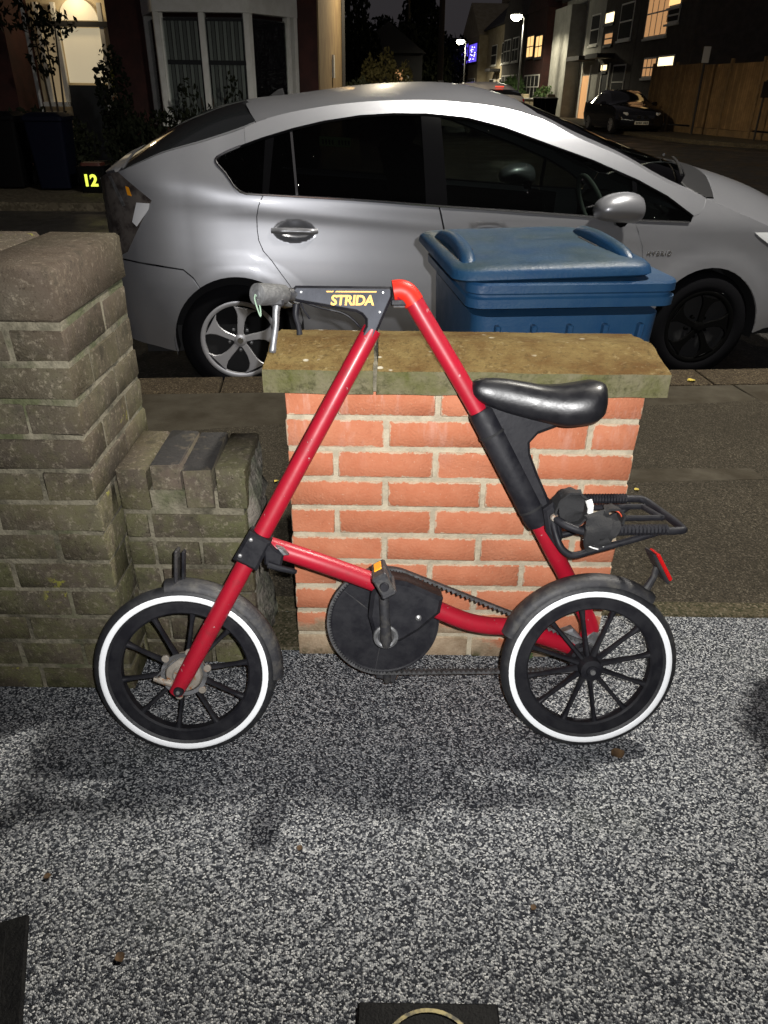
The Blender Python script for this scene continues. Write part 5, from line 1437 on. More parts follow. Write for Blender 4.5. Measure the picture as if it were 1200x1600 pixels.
# bay window
BP = [(-4.48, 16.0), (-4.02, 15.0), (-2.42, 15.0), (-1.70, 15.95)]
def wallseg(name, p, q, z0, z1, th, mat, parent=house, t0=0., t1=1., push=0.):
    P0 = Vector((p[0], p[1], 0)); Q0 = Vector((q[0], q[1], 0)); d = Q0 - P0
    A = P0 + d * t0; B = P0 + d * t1; n_ = Vector((d.y, -d.x, 0)).normalized()
    A += n_ * push; B += n_ * push
    c = (A + B) / 2; mt_ = Matrix.Translation(c - Vector((-6, 16, 0)) + Vector((0, 0, (z0 + z1) / 2))) @ Matrix.Rotation(atan2(d.y, d.x), 4, 'Z')
    return MB().box((0, th / 2, 0), ((B - A).length, th, z1 - z0), mt_, bev=.004).build(name, mat, parent, 30)
for i in range(3):
    p, q = BP[i], BP[i + 1]
    wallseg('bay_apron', p, q, GZ - .1, .70, .2, m_bgbrick, push=-.02)
    wallseg('bay_sill', p, q, .70, .80, .26, m_frame, push=.05)
    wallseg('bay_head', p, q, 2.42, 2.90, .22, m_frame, push=.02)
    ln = hypot(q[0] - p[0], q[1] - p[1])
    e = .085 / ln
    wallseg('bay_post', p, q, .80, 2.42, .16, m_frame, t0=0, t1=e * 1.0, push=.01); wallseg('bay_post', p, q, .80, 2.42, .16, m_frame, t0=1 - e * 1.0, t1=1, push=.01)
    wins = [(e, .5 - .04 / 1.6), (.5 + .04 / 1.6, 1 - e)] if i == 1 else [(e * 1.5, 1 - e * 1.8)]
    if i == 1: wallseg('mullion', p, q, .80, 2.42, .14, m_frame, t0=.5 - .05 / 1.6, t1=.5 + .05 / 1.6, push=.005)
    if i == 2: wallseg('mullion', p, q, .80, 2.42, .13, m_frame, t0=.80, t1=.86, push=.0)
    for (a, c) in wins:
        w = wallseg('window', p, q, .80, 2.36, .05, m_darkframe, t0=a, t1=c, push=-.085)
        # sash, frames, curtains
        ww = (c - a)
        for (z0, z1) in ((1.66, 1.73),): wallseg('sash_bar', p, q, z0, z1, .05, m_darkframe, t0=a, t1=c, push=-.065)
        nst = 9 if i != 0 else 6
        for k in range(nst):
            u0_ = a + ww * (.06 + .88 * k / nst); u1_ = a + ww * (.06 + .88 * (k + .8) / nst)
            wallseg('curtain_fold', p, q, .84, 2.30, .012, m_net if (k % 2 == 0) else m_curtain, t0=u0_, t1=u1_, push=-.075 + (.006 if k % 2 else 0))
        wallseg('pane', p, q, .82, 2.34, .006, m_pane, t0=a, t1=c, push=-.05)
hbox('bay_roof', -4.5, -1.72, 15.02, 16, 2.9, 3.1, m_slate)

# leafy masses
def foliage(name, blobs, n, leaf_s, mat, parent, seed):
    rg = random.Random(seed); V = []; F = []
    tot = sum(b_[3] * b_[4] * b_[5] for b_ in blobs)
    for (cx, cy, cz, rx, ry, rz_) in blobs:
        for _ in range(max(8, int(n * rx * ry * rz_ / tot))):
            while True:
                d = Vector((rg.uniform(-1, 1), rg.uniform(-1, 1), rg.uniform(-1, 1)))
                if .25 < d.length < 1: break
            if rg.random() < .6: d = d.normalized() * rg.uniform(.75, 1.08)
            c = Vector((cx + d.x * rx, cy + d.y * ry, cz + d.z * rz_))
            rot = Euler((rg.uniform(0, 6.3), rg.uniform(0, 6.3), rg.uniform(0, 6.3))).to_matrix()
            s = leaf_s * rg.uniform(.6, 1.4)
            o = len(V)
            for q in ((-.5, 0, 0), (0, -.28, .05), (.6, 0, 0), (0, .28, .05)): V.append(tuple(c + rot @ (Vector(q) * s)))
            F.append((o, o + 1, o + 2, o + 3))
    return MB().add(V, F).build(name, mat, parent, 0)
def shrub(x, y, z, blobs, n, ls, mat, label, seed, group=None, nm='shrub'):
    r = empty(nm, (x, y, z)); tag(r, label, "shrub" if nm == 'shrub' else nm, group)
    foliage('foliage', blobs, n, ls, mat, r, seed)
    for k in range(3): MB().tube([(.05 * k - .05, 0, 0), (.2 * (k - 1), .05, blobs[0][2])], [.025, .012], 6).build('stem', m_bark, r)
    return r
foliage('foliage', [(0, 0, .42, .17, .17, .2), (.04, .02, .6, .12, .12, .14)], 900, .05, m_leaf_g, PSHR, 77)
shrub(-3.6, 13.6, GZ, [(0, 0, .55, .8, .4, .5), (.7, .1, .5, .6, .35, .45), (-.6, 0, .45, .5, .35, .4)], 2600, .09, m_hedge, "dark rounded shrub below the bay window of the house opposite", 1)
shrub(-2.3, 13.7, GZ, [(0, 0, .45, .8, .35, .45), (.6, 0, .35, .5, .3, .35)], 1800, .09, m_hedge, "dark low shrub right of the bay window, above the car roof", 2)
shrub(-3.0, 14.3, GZ, [(-.4, 0, 1.2, .18, .15, .3), (.35, 0, 1.15, .15, .15, .4), (.1, 0, .8, .5, .2, .3)], 500, .08, m_hedge, "sparse tall stems rising in front of the bay window glass", 3)
shrub(-5.6, 13.2, GZ, [(0, 0, .5, .9, .4, .5)], 1500, .1, m_hedge, "black low hedge in front of the lit front door", 4)
shrub(-4.75, 14.6, GZ, [(0, 0, 1.2, .3, .3, .7), (.1, 0, .6, .4, .3, .5)], 1200, .09, m_hedge, "tall dark bush between the lit door and the bay window", 5)
shrub(-7.4, 11.9, GZ, [(0, 0, .6, .8, .5, .65), (.5, 0, .4, .5, .4, .4)], 2000, .09, M("greyish_bush_leaf", (.13, .12, .08), .85), "greyish bush at the far left beside the bins opposite", 6)
shrub(-5.9, 14.9, GZ, [(-.35, 0, 2.35, .55, .25, .22), (.25, 0, 2.25, .35, .2, .22), (-.1, 0, 1.8, .25, .2, .35)], 420, .10, m_hedge, "leafy branches hanging across the lit front door", 7)
# bins across the road
for (x, y, lab, mt_) in ((-5.02, 12.25, "dark blue wheelie bin across the road, left of the number twelve", M("navy_bin", (.002, .003, .010), .7, spec=.1)), (-5.75, 12.35, "black wheelie bin across the road at the far left", m_bindark)):
    r = empty('wheelie_bin', (x, y, far_z(y)), .1); tag(r, lab, "bin", "bins across the road")
    MB().add(*loft([(ring(.44, .5, .04), .03), (ring(.55, .62, .05), .93)])).build('bin_body', mt_, r, 40)
    MB().add(*loft([(ring(.58, .68, .05), .93), (ring(.58, .68, .05), .98), (ring(.4, .5, .05), 1.03)])).build('lid', mt_, r, 40)
    for sx in (-1, 1): MB().lathe([(0, -.02), (.09, -.02), (.09, .02), (0, .02)], 16, (sx * .25, .25, .095), 'x').build('wheel', m_rubber, r)
    MB().tube([(-.22, .36, .9), (.22, .36, .9)], .016, 8).build('handle', mt_, r)
nb = empty('number_box', (-4.37, 11.98, far_z(12)), .05); tag(nb, "small black box with reflective yellow number 12 made to glow across the road", "box")
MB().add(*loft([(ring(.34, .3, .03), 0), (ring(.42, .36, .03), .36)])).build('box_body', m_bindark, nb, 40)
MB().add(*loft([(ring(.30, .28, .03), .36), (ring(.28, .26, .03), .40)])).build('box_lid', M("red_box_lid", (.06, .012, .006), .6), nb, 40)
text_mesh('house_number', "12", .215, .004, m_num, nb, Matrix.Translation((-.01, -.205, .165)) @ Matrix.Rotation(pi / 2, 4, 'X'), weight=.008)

# ------------------------------------------------------------------ terrace along the side street
def fx(y): return 11.75 - .07 * (y - 34)
FANG = atan2(1, -.07)
def facade_box(name, parent, y0, y1, z0, z1, depth, mat, push=0., bev=0.):
    """box whose front lies on the facade line, front pushed out by push, from y0 to y1"""
    d = Vector((-.07, 1, 0)).normalized(); n_ = Vector((-d.y, d.x, 0))      # towards the street
    c = Vector((fx((y0 + y1) / 2), (y0 + y1) / 2, (z0 + z1) / 2)) + n_ * (push - depth / 2)
    ln = (y1 - y0) * sqrt(1 + .07 ** 2)
    mt_ = Matrix.Translation(c - Vector(parent.location)) @ Matrix.Rotation(atan2(d.y, d.x), 4, 'Z')
    if parent.parent: mt_ = Matrix.Translation(c - Vector(parent.parent.location)) @ Matrix.Rotation(atan2(d.y, d.x), 4, 'Z')
    return MB().box((0, 0, 0), (ln, depth, z1 - z0), mt_, bev=bev).build(name, mat, parent, 30)
def window(h, y0, y1, z0, z1, mat, fr=m_frame, push=0., bars=1):
    w = facade_box('window', h, y0, y1, z0, z1, .10, fr, push=push + .03)
    facade_box('pane', w, y0 + .07, y1 - .07, z0 + .07, z1 - .07, .02, mat, push=push + .035)
    if bars: facade_box('sash_bar', w, y0 + .07, y1 - .07, (z0 + z1) / 2 - .03, (z0 + z1) / 2 + .03, .03, fr, push=push + .05)
    if bars > 1:
        for k in range(1, bars): facade_box('glazing_bar', w, y0 + (y1 - y0) * k / bars - .03, y0 + (y1 - y0) * k / bars + .03, z0 + .07, z1 - .07, .03, fr, push=push + .052)
    facade_box('sill', w, y0 - .05, y1 + .05, z0 - .09, z0 - .01, .16, fr, push=push + .09)
    return w
def terrace(y0, y1, wallm, eave, ridge, label, wins, gable=None, door=None, bay=None):
    yc = (y0 + y1) / 2
    h = empty('terraced_house', (fx(yc) + 4, yc, far_z(yc) - .02)); tag(h, label, "house", "terraced houses along the side street")
    h.location.z = 0
    facade_box('wall', h, y0, y1, -.1, eave, 8, wallm)
    d = Vector((-.07, 1, 0)).normalized(); c = Vector((fx(yc) + 4 - 4, yc, 0))
    mt_ = Matrix.Translation(c - Vector(h.location)) @ Matrix.Rotation(atan2(d.y, d.x) - pi / 2, 4, 'Z')
    ln = (y1 - y0)
    MB().prism([(-.35, eave), (8.3, eave), (4, ridge)], -ln / 2, ln / 2, 'y', mtx=mt_).build('roof', m_slate, h, 0)
    ch = MB().box((4, ln / 2 - .5, ridge + .3), (1.4, .8, 1.6), mt_).build('chimney', wallm, h, 0)
    for k in range(3): MB().lathe([(.1, 0), (.12, .0), (.10, .4), (.07, .4)], 8, (3.6 + .4 * k, ln / 2 - .5, ridge + 1.1), 'z', mtx=mt_).build('chimney_pot', m_bgbrick, ch)
    if bay:
        b0, b1, top_ = bay
        facade_box('bay', h, b0, b1, -.1, top_, .8, wallm if wallm is not m_bgsand else m_bgcream, push=.8)
        if gable:
            MB().prism([(b0 - yc - .2, top_), (b1 - yc + .2, top_), ((b0 + b1) / 2 - yc, top_ + gable)], -.85, 4, 'x', mtx=mt_).build('gable', wallm, h, 0)
    if door:
        d0, d1, dm = door
        facade_box('door', h, d0, d1, .1, 2.2, .1, dm, push=.02); facade_box('door_frame', h, d0 - .12, d0, .1, 2.7, .14, m_frame, push=.06); facade_box('door_frame', h, d1, d1 + .12, .1, 2.7, .14, m_frame, push=.06)
        facade_box('porch_roof', h, d0 - .5, d1 + .5, 2.9, 3.1, .9, m_slate, push=.9)
    for w in wins: window(h, *w)
    facade_box('gutter', h, y0, y1, eave - .12, eave, .14, m_darkframe, push=.36)
    return h
terrace(34, 40.4, m_bggrey, 6.2, 9.4, "dark corner house with lit windows standing behind the wooden fence",
        [(37.45, 38.95, 1.98, 2.76, m_warmd, m_frame, 0, 3), (35.55, 37.3, 1.96, 2.78, m_warmw, m_frame, 0, 1), (36.9, 39.45, 3.5, 5.3, m_warmd, m_frame, 0, 4), (35.85, 37.15, 3.9, 4.45, m_darkroom), (35.85, 37.15, 4.46, 5.2, m_warm, m_frame, 0, 0)])
terrace(40.45, 45.4, m_bggrey, 6.2, 9.4, "narrow brown terraced house with three small lit windows in a column",
        [(43.9, 45.3, 4.4, 4.95, m_warmw, m_darkframe, 0, 0), (43.75, 45.0, 3.48, 4.06, m_warmd, m_darkframe), (43.95, 45.0, 2.33, 2.70, m_warmw, m_darkframe, 0, 0), (41.2, 43.0, 3.6, 5.1, m_darkroom), (41.2, 43.0, 1.1, 2.6, m_darkroom)], door=(43.6, 44.6, m_doordark))
terrace(45.45, 52.9, m_bgwhite, 6.1, 9.2, "white painted terraced house with warm lit front door under a porch roof",
        [(46.1, 47.6, 3.6, 5.0, m_darkroom), (49.7, 51.2, 3.3, 5.0, m_darkroom), (49.5, 51.5, .9, 2.5, m_darkroom)], door=(46.7, 48.0, m_warmd), bay=(48.95, 52.4, 5.6))
terrace(52.95, 60.2, m_bgbrick, 6.3, 9.8, "dark terraced house with a pair of tall orange lit upper windows",
        [(54.7, 56.4, 3.3, 4.55, m_warm, m_darkframe, .82, 2), (57.0, 58.8, 3.38, 4.65, m_warm, m_darkframe, .82, 2), (54.7, 58.8, 1.0, 2.4, m_darkroom, m_frame, .82, 4)], bay=(54.2, 59.4, 5.9), gable=2.4)
terrace(60.25, 68.2, m_bggrey, 6.4, 10.2, "dark gabled terraced house behind the nearer tall street lamp",
        [(61.5, 63.5, 3.3, 4.8, m_darkroom, m_frame, .82, 2), (64.2, 66.5, 3.3, 4.8, m_darkroom, m_frame, .82, 2), (61.5, 66.5, 1., 2.5, m_darkroom, m_frame, .82, 4)], bay=(61, 67, 6.0), gable=2.6)
terrace(68.25, 77.2, m_bgcream, 6.2, 9.6, "cream rendered terraced house lit by the farther street lamp",
        [(69.5, 71.4, 3.4, 4.9, m_darkroom), (73.5, 75.8, 3.4, 4.9, m_darkroom), (69.5, 71.4, .9, 2.4, m_darkroom), (74, 76, .9, 2.4, m_darkroom)], door=(72, 73.2, m_doordark))
bl = terrace(77.25, 90, m_bgcream, 6.2, 9.4, "far terraced house with bay windows glowing blue from string lights",
        [(78.6, 83.0, 3.75, 5.3, m_blue, m_darkframe, .82, 2), (83.6, 87.6, 3.65, 5.5, m_blue, m_darkframe, .82, 2), (79, 82.5, 1.0, 2.5, m_darkroom, m_frame, .82, 3), (84, 87.2, 1.0, 2.5, m_darkroom, m_frame, .82, 3)], bay=(78, 88.2, 5.8), gable=2.8)
rg = random.Random(9)
for k in range(14):
    y_ = 79.2 + rg.uniform(0, 3.2); z_ = 3.9 + rg.uniform(0, 1.2); d = Vector((fx(y_) - .92, y_, z_)) - Vector(bl.location)
    MB().lathe([(0, -.05), (.05, 0), (0, .05)], 6, tuple(d), 'z').build('fairy_bulb', m_blueb, bl)
# front garden walls and bins on that side
for (y0_, y1_, mt_, lb) in ((46, 52, m_bgcream, "pale garden wall in front of the white terraced house"), (53.5, 59.5, m_bgbrick, "low brick garden wall in front of the house with orange windows"), (61, 67.5, m_bgbrick, "low dark garden wall in front of the gabled house")):
    r = empty('front_wall', (fx(y0_) - 2.2, y0_, far_z(y0_))); tag(r, lb, "wall", "front garden walls")
    d = Vector((-.07, 1, 0)).normalized()
    mt2 = Matrix.Rotation(atan2(d.y, d.x), 4, 'Z')
    MB().box(((y1_ - y0_) / 2, 0, .45), (y1_ - y0_, .22, .9), mt2).build('wall_body', mt_, r, 0)
    MB().box(((y1_ - y0_) / 2, 0, .93), (y1_ - y0_ + .1, .30, .06), mt2).build('wall_coping', m_frame, r, 0)
    for t_ in (0, 1): MB().box((t_ * (y1_ - y0_), 0, .58), (.4, .4, 1.16), mt2, bev=.02).build('wall_pier', mt_, r, 0)
for k in range(4):
    y_ = 44.2 + k * .9; r = empty('wheelie_bin', (fx(y_) - 2.6, y_, far_z(y_)), 1.4); tag(r, ["nearest", "second nearest", "third", "farthest"][k] + " of the black bins lined up before the white terraced house", "bin", "black bins before the terrace")
    MB().add(*loft([(ring(.44, .5, .04), .03), (ring(.55, .62, .05), .93)])).build('bin_body', m_bindark, r, 40)
    MB().add(*loft([(ring(.58, .68, .05), .93), (ring(.58, .68, .05), .98), (ring(.4, .5, .05), 1.03)])).build('lid', m_bindark, r, 40)
shrub(8.2, 57.5, far_z(57), [(0, 0, 1.0, 1.0, 1.2, 1.0), (.3, 1.5, 1.2, .9, 1., 1.1), (0, -1.6, .8, .8, .9, .8)], 1600, .22, M("garden_shrub_leaf", (.05, .10, .03), .8), "green shrub beside the foot of the nearer street lamp", 21)
shrub(9.4, 51.6, far_z(52), [(0, 0, 1.0, .7, .7, .6)], 500, .18, M("hedge_leaf_green", (.06, .11, .03), .8), "small green bush in front of the dark terraced house", 22)

# a bracket lamp on the gable, above the picture, and the two lit lamps of the side street
wl = empty('wall_lamp', (-1.30, 21.2, 5.6)); tag(wl, "bracket street lamp high on the sandy side wall of the opposite house", "street lamp", "street lamps")
MB().box((.02, 0, 0), (.05, .2, .3), bev=.01).build('wall_plate', m_lamppost, wl)
MB().tube(curve_pts([(0, 0, 0), (.3, 0, .12), (.8, 0, .15)], 5), .03, 8).build('arm', m_lamppost, wl)
MB().add(*loft([(ring(.46, .16, .05), .01), (ring(.5, .2, .06), .03), (ring(.44, .16, .06), .09), (ring(.3, .1, .04), .12)]), mtx=Matrix.Translation((1.0, 0, .13))).build('lamp_head', m_lamppost, wl)
MB().add(*loft([(ring(.30, .10, .04), -.025), (ring(.36, .13, .05), .008)]), mtx=Matrix.Translation((1.0, 0, .13))).build('lamp_lens', m_lampglow, wl)
ll_ = light('lamp_light', 'SPOT', (1.0, 0, .05), 1350, (1, .84, .58), .1); ll_.parent = wl; ll_.data.spot_size = radians(165); ll_.data.spot_blend = .3
street_lamp(7.55, 50.3, far_z(50), 5.0, pi, 950, "nearer lit street lamp in the side street, upper right of the car roof", "street lamps", (1, .9, .66), .25, .1)
street_lamp(6.05, 70.3, far_z(70), 4.8, pi, 1300, "farther lit street lamp in the side street, beside the blue windows", "street lamps", (1, .9, .66), .25, .1)
# ------------------------------------------------------------------ fence, signs, poles
def ex_boards(nt, sock, vec, b_):
    tc = nn(nt, 'ShaderNodeTexCoord'); sp = nn(nt, 'ShaderNodeSeparateXYZ'); nt.links.new(tc.outputs['Object'], sp.inputs[0])
    fl_ = mul(nt, mul(nt, sp.outputs[0], 8.), 0., 'ADD')
    f1 = nn(nt, 'ShaderNodeMath', operation='FLOOR'); nt.links.new(fl_, f1.inputs[0])
    wnz = nn(nt, 'ShaderNodeTexWhiteNoise', noise_dimensions='1D'); nt.links.new(f1.outputs[0], wnz.inputs['W'])
    fr = nn(nt, 'ShaderNodeMath', operation='FRACT'); nt.links.new(fl_, fr.inputs[0])
    s = mixin(nt, sock, None, (.10, .065, .03), mul(nt, wnz.outputs[0], .6))
    return mixin(nt, s, None, (.03, .02, .012), ramp01(nt, fr.outputs[0], .1, .03))
m_boards = M("feather_edge_boards", (.30, .19, .085), .9, col2=(.21, .13, .06), scale=3, extra=ex_boards)
fence = empty('wooden_fence', (11.0, 28.5, far_z(28))); tag(fence, "tall brown wooden board fence along the right of the side street", "fence")
FP = [(20.5, 22.6), (18.7, 22.98), (16.9, 23.36), (15.1, 23.74), (13.35, 24.1), (11.72, 24.62)]
p = Vector((11.72, 24.62)); dv = (Vector((10.40, 32.9)) - p).normalized()
while (p - Vector((11.72, 24.62))).length < 8.2: p = p + dv * 1.83; FP.append((p.x, p.y))
for i in range(len(FP)):
    x, y = FP[i]; ps = MB().box((x - 11, y - 28.5, 1.12), (.11, .11, 2.26), bev=.01).build('fence_post', m_fence, fence, 0)
    if i + 1 < len(FP):
        a, c = Vector(FP[i]), Vector(FP[i + 1]); md = (a + c) / 2; ang = atan2((c - a).y, (c - a).x)
        o = MB().box((0, 0, 0), ((c - a).length - .115, .035, 1.90), bev=.004).build('fence_panel', m_boards, fence, 0)
        o.location = (md.x - 11, md.y - 28.5, 1.18 + .03 * sin(i * 1.7)); o.rotation_euler = (0, 0, ang)
        g = MB().box((0, 0, 0), ((c - a).length - .12, .05, .2), bev=.004).build('gravel_board', m_fence, fence, 0)
        g.location = (md.x - 11, md.y - 28.5, .10); g.rotation_euler = (0, 0, ang)
sp1 = empty('road_sign', (10.45, 28.8, far_z(28.8)), .1); tag(sp1, "tall black sign pole with small pale plate before the wooden fence", "sign")
MB().tube([(0, 0, 0), (-.02, 0, 2.6)], .038, 8).build('pole', m_pole, sp1)
MB().box((-.03, -.05, 2.36), (.24, .02, .46), bev=.005).build('sign_plate', m_sign, sp1)
sp2 = empty('road_sign', (11.25, 25.6, far_z(25.6)), .1); tag(sp2, "shorter black sign post with dark plate at the far right of the fence", "sign")
MB().tube([(0, 0, 0), (0, 0, 1.62)], .032, 8).build('pole', m_pole, sp2)
MB().box((0, -.04, 1.36), (.26, .02, .42), bev=.005).build('sign_plate', m_pole, sp2)
tpole = empty('telegraph_pole', (2.34, 40, far_z(40))); tag(tpole, "dark telegraph pole rising behind the car roof", "pole")
MB().tube([(0, 0, 0), (-.1, 0, 9)], [.15, .11], 10).build('shaft', m_bark, tpole)
MB().box((-.1, 0, 8.2), (1.4, .1, .1)).build('crossarm', m_bark, tpole)
MB().box((.02, -.2, 1.5), (.25, .03, .3)).build('notice', m_sign, tpole)

# ------------------------------------------------------------------ parked cars in the side street
def plain_car(name, loc, rz, paint, label, stations, wheels, wr, group, half):
    r = empty(name, loc, rz); tag(r, label, "car", group)
    def sec(st): s, zl, zb, zt, wb, wt = st; return [(s, -wb * .93, zl), (s, -wb, (zl + zb) * .5), (s, -wb * .965, zb), (s, -wt - (wb * .965 - wt) * .2, zb + (zt - zb) * .8), (s, -wt, zt), (s, -wt * .55, zt + .035), (s, 0, zt + .045), (s, wt * .55, zt + .035), (s, wt, zt), (s, wt + (wb * .965 - wt) * .2, zb + (zt - zb) * .8), (s, wb * .965, zb), (s, wb, (zl + zb) * .5), (s, wb * .93, zl)]
    S2 = []
    for i in range(len(stations) - 1):
        for k in range(4): S2.append(tuple(pw(stations[i][0] + (stations[i + 1][0] - stations[i][0]) * k / 4, [(q[0], q[j]) for q in stations]) for j in range(6)))
    S2.append(stations[-1])
    body, glassy, roof_ = MB(), MB(), MB()
    rings = [sec(q) for q in S2]
    for i in range(len(rings) - 1):
        g_ = (S2[i][3] - S2[i][2] + S2[i + 1][3] - S2[i + 1][2]) / 2
        slope = abs(S2[i + 1][3] - S2[i][3]) / (S2[i + 1][0] - S2[i][0])
        for k in range(12):
            q = [rings[i][k], rings[i + 1][k], rings[i + 1][k + 1], rings[i][k + 1]]
            dst = body
            if g_ > .12:
                if k in (2, 9): dst = glassy
                elif 4 <= k <= 7: dst = roof_ if (slope <= .22 or (S2[i][0] > 2.6 and S2[i][3] > 1.36)) else glassy
                elif k in (3, 8): dst = roof_
            dst.add(q, [(0, 1, 2, 3)])
        body.add([rings[i][0], rings[i + 1][0], rings[i + 1][12], rings[i][12]], [(3, 2, 1, 0)])
    n11 = list(range(13))
    body.add(rings[0], [tuple(n11[::-1])]); body.add(rings[-1], [tuple(n11)])
    for mb, nm, mt_ in ((body, 'body', paint), (glassy, 'windows', m_darkglass), (roof_, 'roof', paint)):
        if not mb.v: continue
        o = mb.build(nm, mt_, r, 60)
        bm = bmesh.new(); bm.from_mesh(o.data); bmesh.ops.remove_doubles(bm, verts=bm.verts, dist=.0008); bmesh.ops.recalc_face_normals(bm, faces=bm.faces); bm.to_mesh(o.data); bm.free()
        o.data.polygons.foreach_set('use_smooth', [True] * len(o.data.polygons)); o.data.set_sharp_from_angle(angle=radians(50))
    for s in wheels:
        for sg in (-1, 1):
            w = MB().lathe([(0, -.02), (wr * .62, -.02), (wr * .68, -.035), (wr * .95, -.03), (wr, 0), (wr, .16), (wr * .9, .19), (0, .19)], 28, (s, sg * (half - .05), wr), mtx=None if sg < 0 else Matrix.Translation((0, 2 * (half - .05), 0)) @ Matrix.Scale(-1, 4, (0, 1, 0))).build('wheel', m_rubber, r, 40)
            al_ = MB()
            for k in range(9):
                a = 2 * pi * k / 9
                al_.prism([(.04 * cos(a - .3), .04 * sin(a - .3)), (wr * .66 * cos(a - .13), wr * .66 * sin(a - .13)), (wr * .66 * cos(a + .13), wr * .66 * sin(a + .13)), (.04 * cos(a + .3), .04 * sin(a + .3))], -.045, -.02, 'y')
            al_.lathe([(wr * .62, -.045), (wr * .69, -.045), (wr * .69, -.02)], 28)
            o = al_.build('alloy_wheel', m_silverdk, w, 0); o.location = (s, sg * (half - .05), wr)
            if sg > 0: o.rotation_euler = (0, 0, pi)
    return r
STB = [(0, .30, .55, .60, .80, .74), (.12, .22, .68, .72, .87, .80), (.6, .20, .86, .90, .90, .78), (1.25, .19, .97, 1.0, .90, .74), (1.45, .19, .98, 1.07, .90, .72), (2.15, .19, .97, 1.36, .90, .60), (2.5, .19, .97, 1.42, .90, .58), (3.2, .19, .98, 1.40, .90, .58), (3.9, .2, 1.0, 1.16, .90, .66), (4.15, .21, 1.02, 1.08, .89, .72), (4.45, .26, .95, 1.0, .84, .74), (4.52, .35, .8, .85, .78, .70)]
bm_ = plain_car('black_saloon', (9.2, 30.55, road_z(30)), radians(90 + 4), m_bmw, "black saloon car with pale headlamps parked beside the wooden fence", STB, (.82, 3.6), .325, "cars parked in the side street", .9)
def part_on(root, name, c, d, mat, rot=0., bev=.01): return MB().box((0, 0, 0), d, Matrix.Translation(c) @ Matrix.Rotation(rot, 4, 'Z'), bev=bev).build(name, mat, root, 30)
for sg in (-1, 1):
    part_on(bm_, 'headlamp', (.16, sg * .66, .66), (.18, .36, .15), m_headl, -sg * .5, .04)
    part_on(bm_, 'fog_lamp', (.06, sg * .6, .33), (.05, .14, .06), m_alu, 0, .02)
    part_on(bm_, 'door_mirror', (1.62, sg * 1.0, 1.0), (.12, .22, .14), m_bmw, 0, .04)
    part_on(bm_, 'kidney_grille', (.03, sg * .13, .58), (.05, .2, .14), m_chrome, 0, .03)
    part_on(bm_, 'grille_mesh', (.012, sg * .13, .58), (.05, .17, .11), m_gap, 0, .02)
pl_ = part_on(bm_, 'number_plate', (-.012, 0, .40), (.02, .52, .115), m_plate_w, 0, .004)
for k in range(8):
    if k != 4: part_on(pl_, 'plate_mark', (-.0235, .20 - k * .057, .40), (.002, .034, .062), m_ink, 0, 0)
STW = [(0, .35, .7, .75, .76, .68), (.12, .25, .82, .86, .85, .76), (.8, .24, .98, 1.02, .9, .74), (1.1, .24, 1.02, 1.12, .9, .70), (1.75, .24, 1.04, 1.50, .9, .60), (2.2, .24, 1.05, 1.56, .9, .60), (3.3, .24, 1.07, 1.53, .9, .60), (3.75, .26, 1.1, 1.38, .89, .62), (4.05, .3, 1.1, 1.2, .86, .70), (4.12, .38, .95, 1.05, .80, .70)]
wc = plain_car('white_hatchback', (2.2, 31.6, road_z(29)), radians(-68), m_whitecar, "white hatchback in the side street seen above the silver car roof", STW, (.8, 3.4), .32, "cars parked in the side street", .9)
for sg in (-1, 1): part_on(wc, 'tail_lamp', (4.06, sg * .72, .98), (.08, .16, .3), m_redref, 0, .03)
part_on(wc, 'brake_light', (3.76, 0, 1.47), (.05, .3, .03), M("lit_brake_light", (.5, .02, .02), .5, emit=(1, .08, .04), estr=1.5), 0, .005)

# ------------------------------------------------------------------ trees and hedges down the left of the side street
def tree(x, y, h, blobs, n, ls, mat, label, seed, trunk_r=.25):
    r = empty('tree', (x, y, far_z(y))); tag(r, label, "tree", "dark trees beyond the house opposite")
    rg = random.Random(seed)
    MB().tube(curve_pts([(0, 0, 0), (.05, 0, h * .25), (.1, 0, h * .5), (.0, 0, h * .85)], 4), [trunk_r * (1 - .07 * i) for i in range(13)], 10).build('trunk', m_bark, r)
    for k, (cx, cy, cz, rx, ry, rz_) in enumerate(blobs):
        z0 = min(cz * .7, h * .8)
        MB().tube(curve_pts([(.05, 0, z0 * .75), (cx * .5, cy * .5, z0 * .9), (cx, cy, cz)], 4), [trunk_r * .4 * (1 - .09 * i) for i in range(9)], 6).build('limb', m_bark, r)
    foliage('crown', blobs, n, ls, mat, r, seed)
    return r
tree(-2.3, 46, 9, [(0, 0, 4.5, 1.1, 2, 3.4), (-1.2, 0, 6.5, 1.6, 1.6, 2), (.7, 0, 2.6, 1.2, 1.6, 1.6)], 5200, .3, m_hedge, "dark leafy tree directly right of the opposite house", 31)
tree(1.1, 58, 9, [(0, 0, 2.8, 2.2, 2, 2.2), (1.4, 0, 2.4, 1.7, 1.5, 1.9), (-1.6, 0, 3.0, 1.5, 1.6, 2.4)], 5200, .34, m_hedge, "broad low dark tree in the middle beneath the open sky", 32)
tree(2.1, 64, 12, [(0, 0, 3, 1.9, 2, 2.4), (0, 0, 5.4, 1.5, 1.7, 1.8), (.1, 0, 7.2, 1.0, 1.3, 1.5), (0, 0, 9.2, .6, .8, 1.6)], 5600, .34, m_hedge, "tall pointed dark conifer left of the telegraph pole", 33)
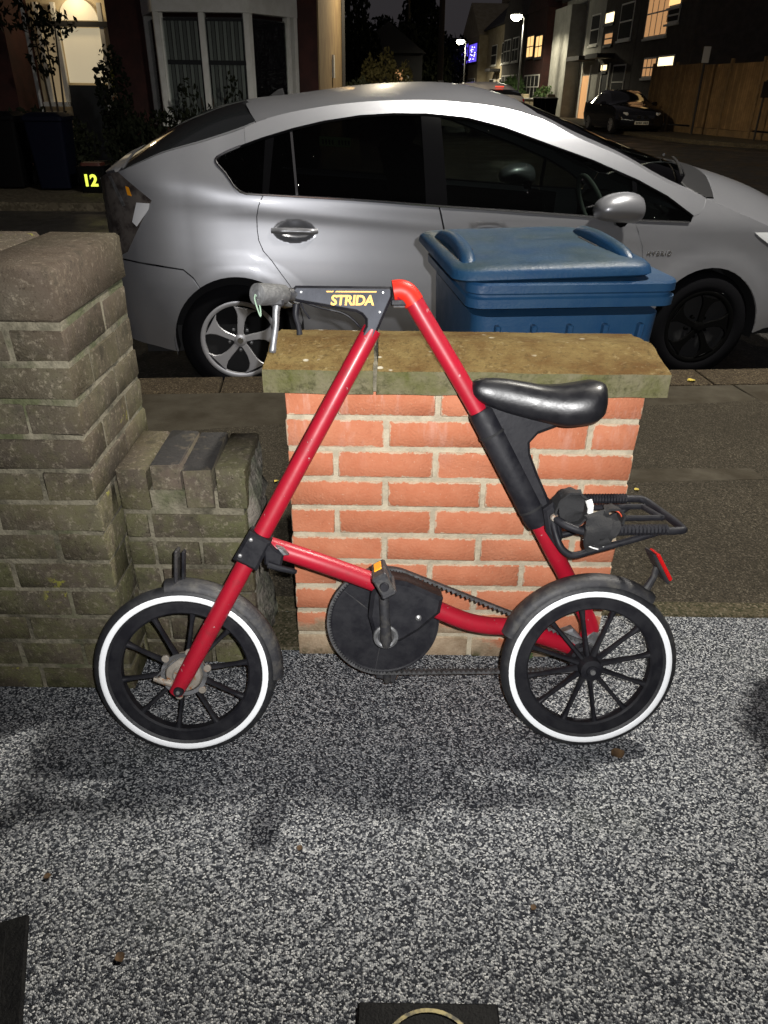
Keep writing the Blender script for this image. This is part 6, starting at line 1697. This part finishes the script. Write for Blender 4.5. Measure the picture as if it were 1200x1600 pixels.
tree(4.2, 85, 8, [(0, 0, 4, 2.2, 2, 2.6), (2.6, 0, 3.6, 2.2, 2, 2.2), (-2.4, 0, 3.4, 2.2, 2, 2.6)], 5200, .42, m_hedge, "low dark tree right of the telegraph pole, under the farther lamp", 34)
# bare winter tree against the sky
bt = empty('tree', (8.0, 96, far_z(96))); tag(bt, "bare winter tree with thin branches between the street lamps", "tree")
rg = random.Random(4)
MB().tube([(0, 0, 0), (0, 0, 3.5)], [.25, .16], 8).build('trunk', m_bark, bt)
for k in range(26):
    a = rg.uniform(0, 2 * pi); e = rg.uniform(.5, 1.3); L_ = rg.uniform(2.5, 4.6)
    p0_ = Vector((0, 0, rg.uniform(2.2, 3.6))); d = Vector((cos(a) * cos(e), sin(a) * cos(e), sin(e)))
    MB().tube([p0_, p0_ + d * L_ * .5 + Vector((0, 0, .1)), p0_ + d * L_], [.07, .04, .015], 5).build('branch', m_bark, bt)
shrub(-.9, 24.8, far_z(25), [(0, 0, .75, .55, 1.2, .75), (.2, 1.6, .7, .55, 1.1, .7), (-.2, -1., .7, .5, .8, .7)], 2600, .12, m_hedge, "dark clipped hedge at the corner of the opposite house", 41, nm='hedge')
shrub(-.15, 32, far_z(32), [(0, 0, 1.3, .45, .6, 1.2), (.7, 0, 1.15, .35, .5, 1.0), (-.6, .2, 1.2, .4, .5, 1.1)], 2600, .14, m_conifer, "yellowish lit upright shrub beyond the opposite house corner", 42)
# a small far house whose lit window shows between the trees
fh_ = empty('far_house', (1.05, 52.5, far_z(52) + .22)); tag(fh_, "far dark house with one small orange lit window low among the trees", "house")
MB().box((-1.2, 2, 1.5), (4.2, 3.6, 3.0)).build('wall', m_darkroom, fh_, 0)
MB().prism([(-3.5, 3.0), (1.1, 3.0), (-1.2, 4.6)], .0, 4.0, 'y').build('roof', m_slate, fh_, 0)
w_ = MB().box((-.52, .17, 1.85), (.6, .08, .7)).build('window', m_darkframe, fh_, 0)
MB().box((-.52, .12, 1.85), (.48, .04, .58)).build('pane', m_warmd, w_, 0)
w_ = MB().box((.02, .17, 1.68), (.34, .08, .4)).build('window', m_darkframe, fh_, 0)
MB().box((.02, .12, 1.68), (.26, .04, .32)).build('pane', m_net, w_, 0)
